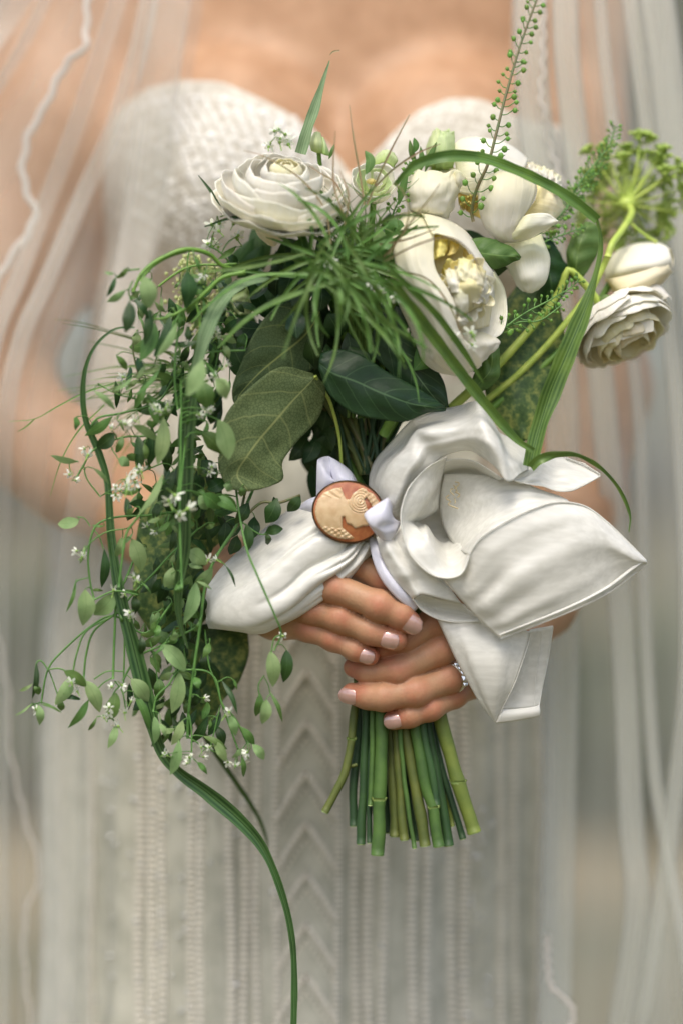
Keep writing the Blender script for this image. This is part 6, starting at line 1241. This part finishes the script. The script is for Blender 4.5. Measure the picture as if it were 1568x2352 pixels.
# upper ones
S_('up', [(1568, 240), (1350, 190), (1240, 90), (1100, 38), (960, 38), (820, 90), (690, 160), (570, 270), (490, 440)], [4.4, 5, 5, 4.4, 3.4], [5, 5.6, 6, 6.4, 6.8, 7, 7.2, 7.4, 7.4], Cq, M_stem); S_('up', [(1000, 50), (850, 95), (700, 180), (610, 270), (560, 340)], 3, 6.6, Cq, M_stem); S_('up', [(555, 220), (430, 240), (330, 300)], 2, 7.4, Cq); S_('up', [(490, 330), (450, 430), (470, 520)], 2, 7.4, Cq)
S_('up', [(1568, 250), (1350, 300), (1200, 430), (1090, 530), (960, 620), (800, 690), (700, 700)], [5, 4.6, 4, 2.4], 7, Cq, M_stem); S_('up', [(1090, 540), (1120, 650), (1135, 790)], 3, 7, Cq, M_stem); S_('up', [(1060, 550), (940, 650), (820, 870), (700, 1050)], 2.6, 7, Cq)
S_('uph', [(1480, 170), (1300, 180), (1150, 180), (1000, 210), (860, 290), (735, 385)], 2.6, 5.4, Cq, M_stem); S_('uph', [(1035, 30), (1015, 120), (1010, 235)], 1.8, 5.4, Cq); S_('uph', [(1470, 250), (1390, 130), (1300, 40), (1180, -10)], 2, 5, Cq); S_('uph', [(1568, 400), (1400, 500), (1300, 640), (1250, 860)], 2.4, 4.6, Cq, M_stemR)
S_('mid', [(880, 620), (940, 700), (900, 1000), (890, 1300), (920, 1568)], 2.4, 6.6, Cq); S_('mid', [(500, 850), (490, 950), (500, 1060), (560, 1300)], 2.2, 5.6, Cq, M_stemR); S_('mid', [(1568, 1000), (1300, 1010), (1150, 1040), (1160, 1100)], 2.2, 6, Cq)
S_('lm', [(1000, 760), (900, 900), (700, 960), (560, 990), (500, 1080)], 2.4, 5.2, Bq); S_('lm', [(1030, 860), (900, 1070), (700, 1100), (540, 1170), (480, 1260), (440, 1330)], 2.2, 5.2, Bq); S_('lm', [(480, 1260), (500, 1340), (575, 1440)], 1.8, 5.2, Bq); S_('lm', [(445, 1235), (400, 1250), (405, 1300)], 1.2, 5.2, Bq); S_('lm', [(930, 1250), (830, 1290), (720, 1340)], 1.8, 5.2, Bq); S_('lm', [(940, 900), (700, 860), (560, 790)], 1.6, 5.6, Bq); S_('lm', [(1040, 760), (1040, 1000), (1035, 1300), (1010, 1480)], 2.4, 7, Bq)
ALL = [(Q, k) for s in SPR.values() for Q, k in s['stems']]
def nearest(p):
    best = (9, None, None)
    for Q, k in ALL:
        dd = np.linalg.norm((Q - p)[:, [0, 2]], axis=1) + .25 * np.abs(Q[:, 1] - p[1]); i = int(dd.argmin())
        if dd[i] < best[0]: best = (dd[i], k, Q[i])
    return best
lr = random.Random(44)
def L_(x0, y0, x1, y1, w_, tone, d=5.2, q=Aq, pet=True):
    m = dict(l=M_leafL, m=M_leafM, d=M_leafD)[tone]; sc = dict([(Aq, .44), (Bq, .4), (Cq, .24)])[q]
    a = q(x0, y0) + (d,); b = q(x1, y1) + (d + lr.uniform(-.4, .4),)
    pa = np.array(W(*a)); dist, k, sp = nearest(pa); t = SPR[k]['t']
    rl = lr.uniform(-14, 14)
    leaf(t, [a, b], w_ * sc * .88, m, roll=lr.uniform(-30, 30), cup=lr.uniform(-.25, .2), prof=(lr.uniform(.82, 1.05), lr.uniform(.72, .98)), nu=13, nv=7, wave=.02)
    if pet and dist < .035 and dist > .0015:
        dirv = Vector(pa) - W(*b); mid = (Vector(pa) + Vector(sp)) / 2 + dirv.normalized() * dist * .2
        mb = MB(); mb.tube(crl([sp, mid, pa], 7), .00028, 4); part('petiole', mb.mesh('petiole'), M_stemT, t)
for a in [(410, 150, 302, 168, 72, 'l'), (545, 298, 530, 502, 56, 'd'), (690, 250, 737, 420, 100, 'l'), (640, 238, 605, 338, 55, 'l'), (445, 510, 432, 702, 108, 'l', 5.8), (600, 530, 490, 645, 100, 'l'), (397, 460, 345, 632, 22, 'm'), (984, 312, 1076, 385, 92, 'l'), (905, 395, 858, 500, 70, 'l'),
          (1112, 400, 1010, 510, 82, 'l'), (1025, 470, 958, 695, 78, 'l'), (845, 802, 968, 940, 92, 'l'), (936, 945, 895, 1160, 95, 'l'), (685, 978, 775, 1098, 88, 'l'), (375, 970, 287, 1116, 76, 'l'), (335, 938, 452, 1022, 66, 'm'), (447, 990, 520, 1155, 84, 'l'), (465, 1085, 355, 1236, 50, 'm'), (170, 1005, 100, 1042, 22, 'l'), (190, 898, 168, 1082, 32, 'd'), (180, 1005, 202, 1062, 40, 'm'),
          (200, 1115, 206, 1222, 50, 'l'), (165, 1108, 75, 1172, 14, 'l'), (215, 1110, 325, 1156, 16, 'm'), (330, 1075, 422, 1086, 28, 'd'), (312, 1092, 318, 1146, 44, 'm'), (605, 1220, 562, 1342, 50, 'l'), (605, 1050, 566, 1190, 90, 'm'), (505, 1178, 460, 1248, 22, 'm'), (806, 1175, 806, 1318, 54, 'l'), (695, 1045, 785, 1245, 46, 'm'), (935, 1298, 888, 1482, 68, 'l', 5.6), (955, 1195, 895, 1325, 56, 'l'),
          (830, 978, 822, 1086, 66, 'm', 4.4), (1045, 1075, 985, 1115, 44, 'd', 4.2), (1085, 1175, 995, 1315, 56, 'd', 4.2), (1150, 1150, 1085, 1275, 54, 'd', 4.2), (1195, 1168, 1230, 1278, 54, 'l'), (1115, 1305, 1178, 1412, 60, 'l'), (1060, 1278, 1188, 1348, 36, 'm'), (1265, 1345, 1212, 1392, 34, 'l'), (1318, 1320, 1378, 1402, 54, 'l'), (1262, 1380, 1272, 1492, 34, 'm'), (1030, 1415, 1082, 1478, 34, 'm'), (1250, 1225, 1330, 1330, 46, 'm'),
          (1412, 835, 1422, 1022, 84, 'l', 5.8), (1495, 828, 1478, 998, 78, 'd', 5.4), (1390, 1085, 1368, 1215, 68, 'l', 5.8), (1358, 1055, 1335, 1175, 54, 'm', 5.4), (1408, 1045, 1475, 1206, 26, 'm', 5.6), (1445, 35, 1385, 165, 104, 'd', 4.6), (1568, 20, 1500, 105, 70, 'd', 4.4), (1385, 215, 1478, 195, 60, 'd', 5), (1392, 215, 1398, 278, 40, 'd', 5), (1285, 170, 1290, 315, 70, 'd', 5), (1300, 60, 1225, 170, 80, 'd', 4.4), (1180, 388, 1230, 498, 16, 'd', 5.2),
          (1040, 20, 1080, 95, 70, 'l', 6), (1110, 30, 1240, 105, 64, 'm', 6), (1120, 110, 1240, 90, 70, 'd', 5), (738, 755, 735, 852, 44, 'd'), (1160, 990, 1240, 1165, 30, 'd'), (700, 545, 705, 640, 56, 'd'), (900, 0, 880, 120, 80, 'd', 4), (820, 60, 770, 170, 60, 'm', 4), (960, 560, 900, 620, 60, 'm', 4), (985, 380, 1060, 400, 40, 'l'), (880, 560, 860, 660, 50, 'd', 3.6), (1050, 540, 1050, 640, 60, 'd', 3.6), (1180, 160, 1150, 300, 90, 'd', 3.6), (1240, 230, 1200, 330, 80, 'd', 3.4), (1330, 130, 1300, 260, 80, 'd', 3.4), (960, 760, 900, 860, 60, 'd', 3.4),
          (480, 515, 540, 520, 18, 'm'), (625, 640, 640, 700, 14, 'm'), (645, 515, 735, 540, 16, 'm'), (735, 470, 790, 535, 12, 'm'), (440, 285, 415, 380, 24, 'l'), (545, 180, 480, 175, 16, 'm')]: L_(*a)
for a in [(1010, 236, 1000, 600, 185, 'd', 7.4), (600, 290, 645, 600, 190, 'l', 8.6), (425, 418, 240, 535, 78, 'l', 8), (322, 298, 238, 482, 62, 'd', 7.8), (442, 208, 340, 312, 56, 'm', 7.8), (305, 262, 215, 250, 36, 'l', 7.8), (455, 528, 415, 835, 150, 'd', 8), (645, 610, 600, 955, 112, 'd', 7.2), (850, 670, 685, 1065, 112, 'd', 7.6), (915, 735, 715, 1065, 88, 'l', 7.8), (700, 735, 550, 1110, 180, 'm', 6.6), (500, 500, 645, 700, 66, 'd', 7.4),
          (1090, 390, 1210, 405, 62, 'd', 6.6), (1150, 905, 835, 940, 66, 'd', 6.6), (1075, 90, 1130, 255, 44, 'm', 7), (530, 1070, 565, 1270, 90, 'd', 6), (1155, 1085, 1005, 1440, 195, 'l', 9), (1280, 1265, 1385, 1470, 120, 'l', 8.4), (1150, 1290, 1190, 1568, 190, 'm', 8), (118, 1390, 320, 1568, 64, 'l', 7.4), (750, 1170, 500, 1440, 54, 'm', 7), (755, 1160, 575, 1205, 54, 'l', 7), (330, 1050, 430, 1190, 76, 'm', 6.4), (490, 1255, 298, 1392, 40, 'l', 6.4), (525, 1290, 445, 1352, 54, 'l', 6.4), (610, 1290, 500, 1560, 76, 'm', 6),
          (500, 390, 480, 460, 50, 'm', 7), (1450, 540, 1560, 640, 70, 'd', 5), (1360, 560, 1340, 680, 60, 'd', 5), (1220, 900, 1300, 1080, 110, 'd', 5.4), (1560, 840, 1480, 980, 110, 'd', 4.6), (1300, 760, 1360, 860, 80, 'd', 4.6), (1480, 0, 1300, 130, 60, 'm', 4.8), (1500, 150, 1400, 80, 80, 'd', 4.4)]: L_(*a, q=Cq)
for a in [(645, 980, 485, 1090, 62, 'm', 5.8), (655, 1075, 555, 1160, 88, 'd', 5.4), (705, 1095, 665, 1188, 46, 'm', 5.6), (790, 1090, 790, 1298, 78, 'd', 5.6), (870, 1040, 855, 1265, 78, 'd', 5.2), (940, 985, 905, 1258, 92, 'l', 6.6), (765, 1030, 905, 1118, 60, 'l', 6.8), (442, 1240, 290, 1203, 46, 'l', 5.8), (538, 1278, 625, 1368, 34, 'l', 6.2), (680, 1225, 742, 1265, 66, 'l', 5.8), (935, 1315, 790, 1550, 52, 'l', 6.8), (1000, 1290, 905, 1470, 70, 'd', 5), (1255, 1000, 1312, 1230, 140, 'l', 6.8), (1165, 1075, 1275, 1195, 110, 'm', 6.4), (1165, 1425, 1265, 1515, 100, 'm', 6.2), (1265, 1440, 1360, 1510, 66, 'm', 5.6), (1290, 1340, 1190, 1400, 90, 'd', 4.6),
          (1000, 760, 880, 720, 50, 'm', 6), (850, 850, 900, 1030, 70, 'm', 5.6), (700, 800, 640, 840, 40, 'l', 6), (770, 780, 720, 820, 50, 'l', 6), (1100, 860, 1240, 920, 80, 'm', 6.4), (1250, 760, 1300, 880, 90, 'l', 7), (560, 1000, 500, 1090, 50, 'm', 5), (740, 1480, 860, 1500, 60, 'd', 4.6), (900, 1480, 880, 1568, 60, 'd', 4.4), (1160, 1230, 1230, 1330, 90, 'd', 4.2), (940, 1140, 960, 1300, 70, 'd', 4.4), (1200, 540, 1250, 640, 80, 'd', 5.4), (1360, 420, 1280, 500, 60, 'd', 5)]: L_(*a, q=Bq)
# darker filling leaves behind
for k in range(230):
    y = lr.uniform(620, 1680); c = np.interp(y, [620, 800, 1000, 1200, 1400, 1600, 1680], [500, 460, 440, 440, 430, 420, 430]); s = np.interp(y, [620, 800, 1000, 1300, 1680], [60, 75, 70, 62, 40])
    x = lr.gauss(c, s); a_ = lr.gauss(1.75, .6); ln = lr.uniform(38, 66)
    if 1250 < y < 1460 and x > 470: continue
    d = lr.uniform(.2, 4.0); p = W(x, y, d); dist, kk, sp = nearest(np.array(p))
    if dist > .03: continue
    leaf(SPR[kk]['t'], [(x, y, d), (x + ln * math.cos(a_), y + ln * math.sin(a_), d + lr.uniform(-.5, .5))], lr.uniform(15, 30), lr.choice([M_leafD, M_leafD, M_leafD, M_leafM]), roll=lr.uniform(-60, 60), nu=9, nv=5, wave=.02)
for k in range(190):        # livelier small leaves nearer the front
    y = lr.choice([lr.uniform(620, 1120), lr.uniform(620, 1120), lr.uniform(1100, 1680)]); c = np.interp(y, [620, 850, 1000, 1200, 1500, 1680], [440, 430, 420, 400, 390, 430]); s = np.interp(y, [620, 800, 1000, 1300, 1680], [62, 78, 75, 62, 50])
    x = lr.gauss(c, s); a_ = lr.gauss(1.9, .7); ln = lr.uniform(20, 46)
    if 1250 < y < 1460 and x > 470 or x > 560: continue
    d = lr.uniform(2.5, 6.4); p = W(x, y, d); dist, kk, sp = nearest(np.array(p))
    if dist > .02: continue
    leaf(SPR[kk]['t'], [(x, y, d), (x + ln * math.cos(a_), y + ln * math.sin(a_), d + lr.uniform(-.5, .5))], lr.uniform(7, 22), lr.choice([M_leafL, M_leafM, M_leafM]), roll=lr.uniform(-50, 50), nu=9, nv=5, wave=.03)
    mb = MB(); mb.tube(crl([sp, (Vector(sp) + p) / 2 + Vector((.001, 0, .002)), p], 6), .00026, 4); part('petiole', mb.mesh('petiole'), M_stemT, SPR[kk]['t'])
# florets: four kinds shared by all
FL = []
for k in range(5):
    mb = MB()
    mb.ball((0, 0, 0), .0009, (1, 1, 1), 4, 6)
    mb.tube([(0, 0, 0), (0, 0, -.0045)], .0003, 4)
    green = mb.mesh('floret_cup'); mb = MB()
    for q in range(5):
        a_ = q * 1.2566 + lr.uniform(-.2, .2); el = lr.uniform(.1, .9); ln = lr.uniform(.0030, .0042); w_ = lr.uniform(.0007, .0012)
        dv = np.array([math.cos(a_) * math.cos(el), math.sin(a_) * math.cos(el), math.sin(el)]); sd = np.array([-math.sin(a_), math.cos(a_), 0])
        V = [[dv * ln * t + sd * w_ * s * math.sin(math.pi * min(1, .12 + .88 * t)) ** .6 * (.35 + .75 * t) + np.array([0, 0, .0006 * t * t]) for s in (-1, 0, 1)] for t in (0, .3, .6, .85, 1.0)]
        mb.grid(V)
    FL.append((mb.mesh('floret'), green))
def florets(q, x, y, n, sp, d, sc=.85):
    for k in range(max(1, round(n * .75))):
        u, v = q(x + lr.gauss(0, sp), y + lr.gauss(0, sp)); dd = d + lr.uniform(-.5, .5); p = W(u, v, dd)
        dist, kk, s_ = nearest(np.array(p)); t = SPR[kk]['t']; wm, gm = lr.choice(FL)
        rot = Matrix.Rotation(lr.uniform(0, 6.28), 4, 'Z') ; tilt = Matrix.Rotation(lr.uniform(-2.4, -.2), 4, 'X') @ Matrix.Rotation(lr.uniform(-.8, .8), 4, 'Y')
        M_ = Matrix.Translation(p) @ tilt @ rot @ Matrix.Scale(sc * lr.uniform(.8, 1.15), 4)
        o = bpy.data.objects.new('floret', wm); COL.objects.link(o); o.parent = t; o.matrix_parent_inverse = Matrix.Translation(t.location).inverted(); o.matrix_world = M_; o.matrix_basis = M_
        if not wm.materials: wm.materials.append(M_floret)
        g = bpy.data.objects.new('floret_cup', gm); COL.objects.link(g); g.parent = o
        if not gm.materials: gm.materials.append(M_flgreen)
        if .003 < dist < .016:
            mb = MB(); base = M_ @ Vector((0, 0, -.0045)); mb.tube(crl([s_, (Vector(s_) + base) / 2 + Vector((0, 0, .001)), base], 6), .00022, 4); part('pedicel', mb.mesh('pedicel'), M_stemT, t)
for a in [(800, 200, 3, 20, 5.6), (925, 95, 7, 36, 7.2, 1.2), (610, 10, 2, 12, 5.4), (615, 530, 2, 14, 5.8), (665, 640, 2, 12, 5.6), (1105, 365, 2, 14, 5.4), (605, 1010, 3, 24, 5.6), (640, 1175, 6, 34, 5.6), (545, 1190, 2, 14, 5.6), (872, 1362, 3, 14, 5.8), (995, 1400, 5, 28, 5.6), (1070, 1352, 5, 26, 5.2), (1285, 1358, 4, 22, 5.2), (1240, 1415, 4, 22, 5.2), (1205, 1155, 2, 14, 5.4), (400, 308, 1, 8, 5.6), (185, 1132, 2, 10, 5), (385, 1032, 4, 20, 5.4), (1055, 1095, 1, 10, 5), (700, 465, 2, 14, 5.4), (430, 350, 2, 10, 5.4), (1480, 760, 1, 4, 5)]: florets(Aq, *a)
for a in [(720, 1320, 11, 48, 6.2, 1.15), (670, 1390, 3, 24, 6.2), (500, 1185, 4, 22, 6), (425, 1325, 3, 16, 5.8), (1070, 588, 3, 16, 6.4), (1255, 700, 4, 24, 6.4), (1170, 950, 4, 26, 7), (680, 1040, 4, 26, 7), (770, 1005, 3, 20, 7), (930, 940, 4, 26, 7), (880, 900, 3, 20, 7), (1160, 180, 2, 14, 6.6), (1200, 1270, 2, 10, 6), (1230, 540, 3, 40, 6.2), (1240, 470, 4, 30, 6.2), (700, 780, 3, 20, 6.4), (1000, 660, 2, 30, 6)]: florets(Bq, *a)
for x, y, n in [(638, 310, 5), (660, 322, 4), (620, 325, 2), (500, 520, 4), (490, 545, 3), (540, 540, 4), (530, 500, 3), (500, 570, 2), (1060, 775, 2), (1075, 765, 2), (870, 660, 4), (890, 690, 3), (750, 600, 2)]: florets(lambda a, b: (a, b), x, y, n, 9, 5.2 if x < 700 else 7.2, 1.1)
for s in list(SPR.values()):
    pass
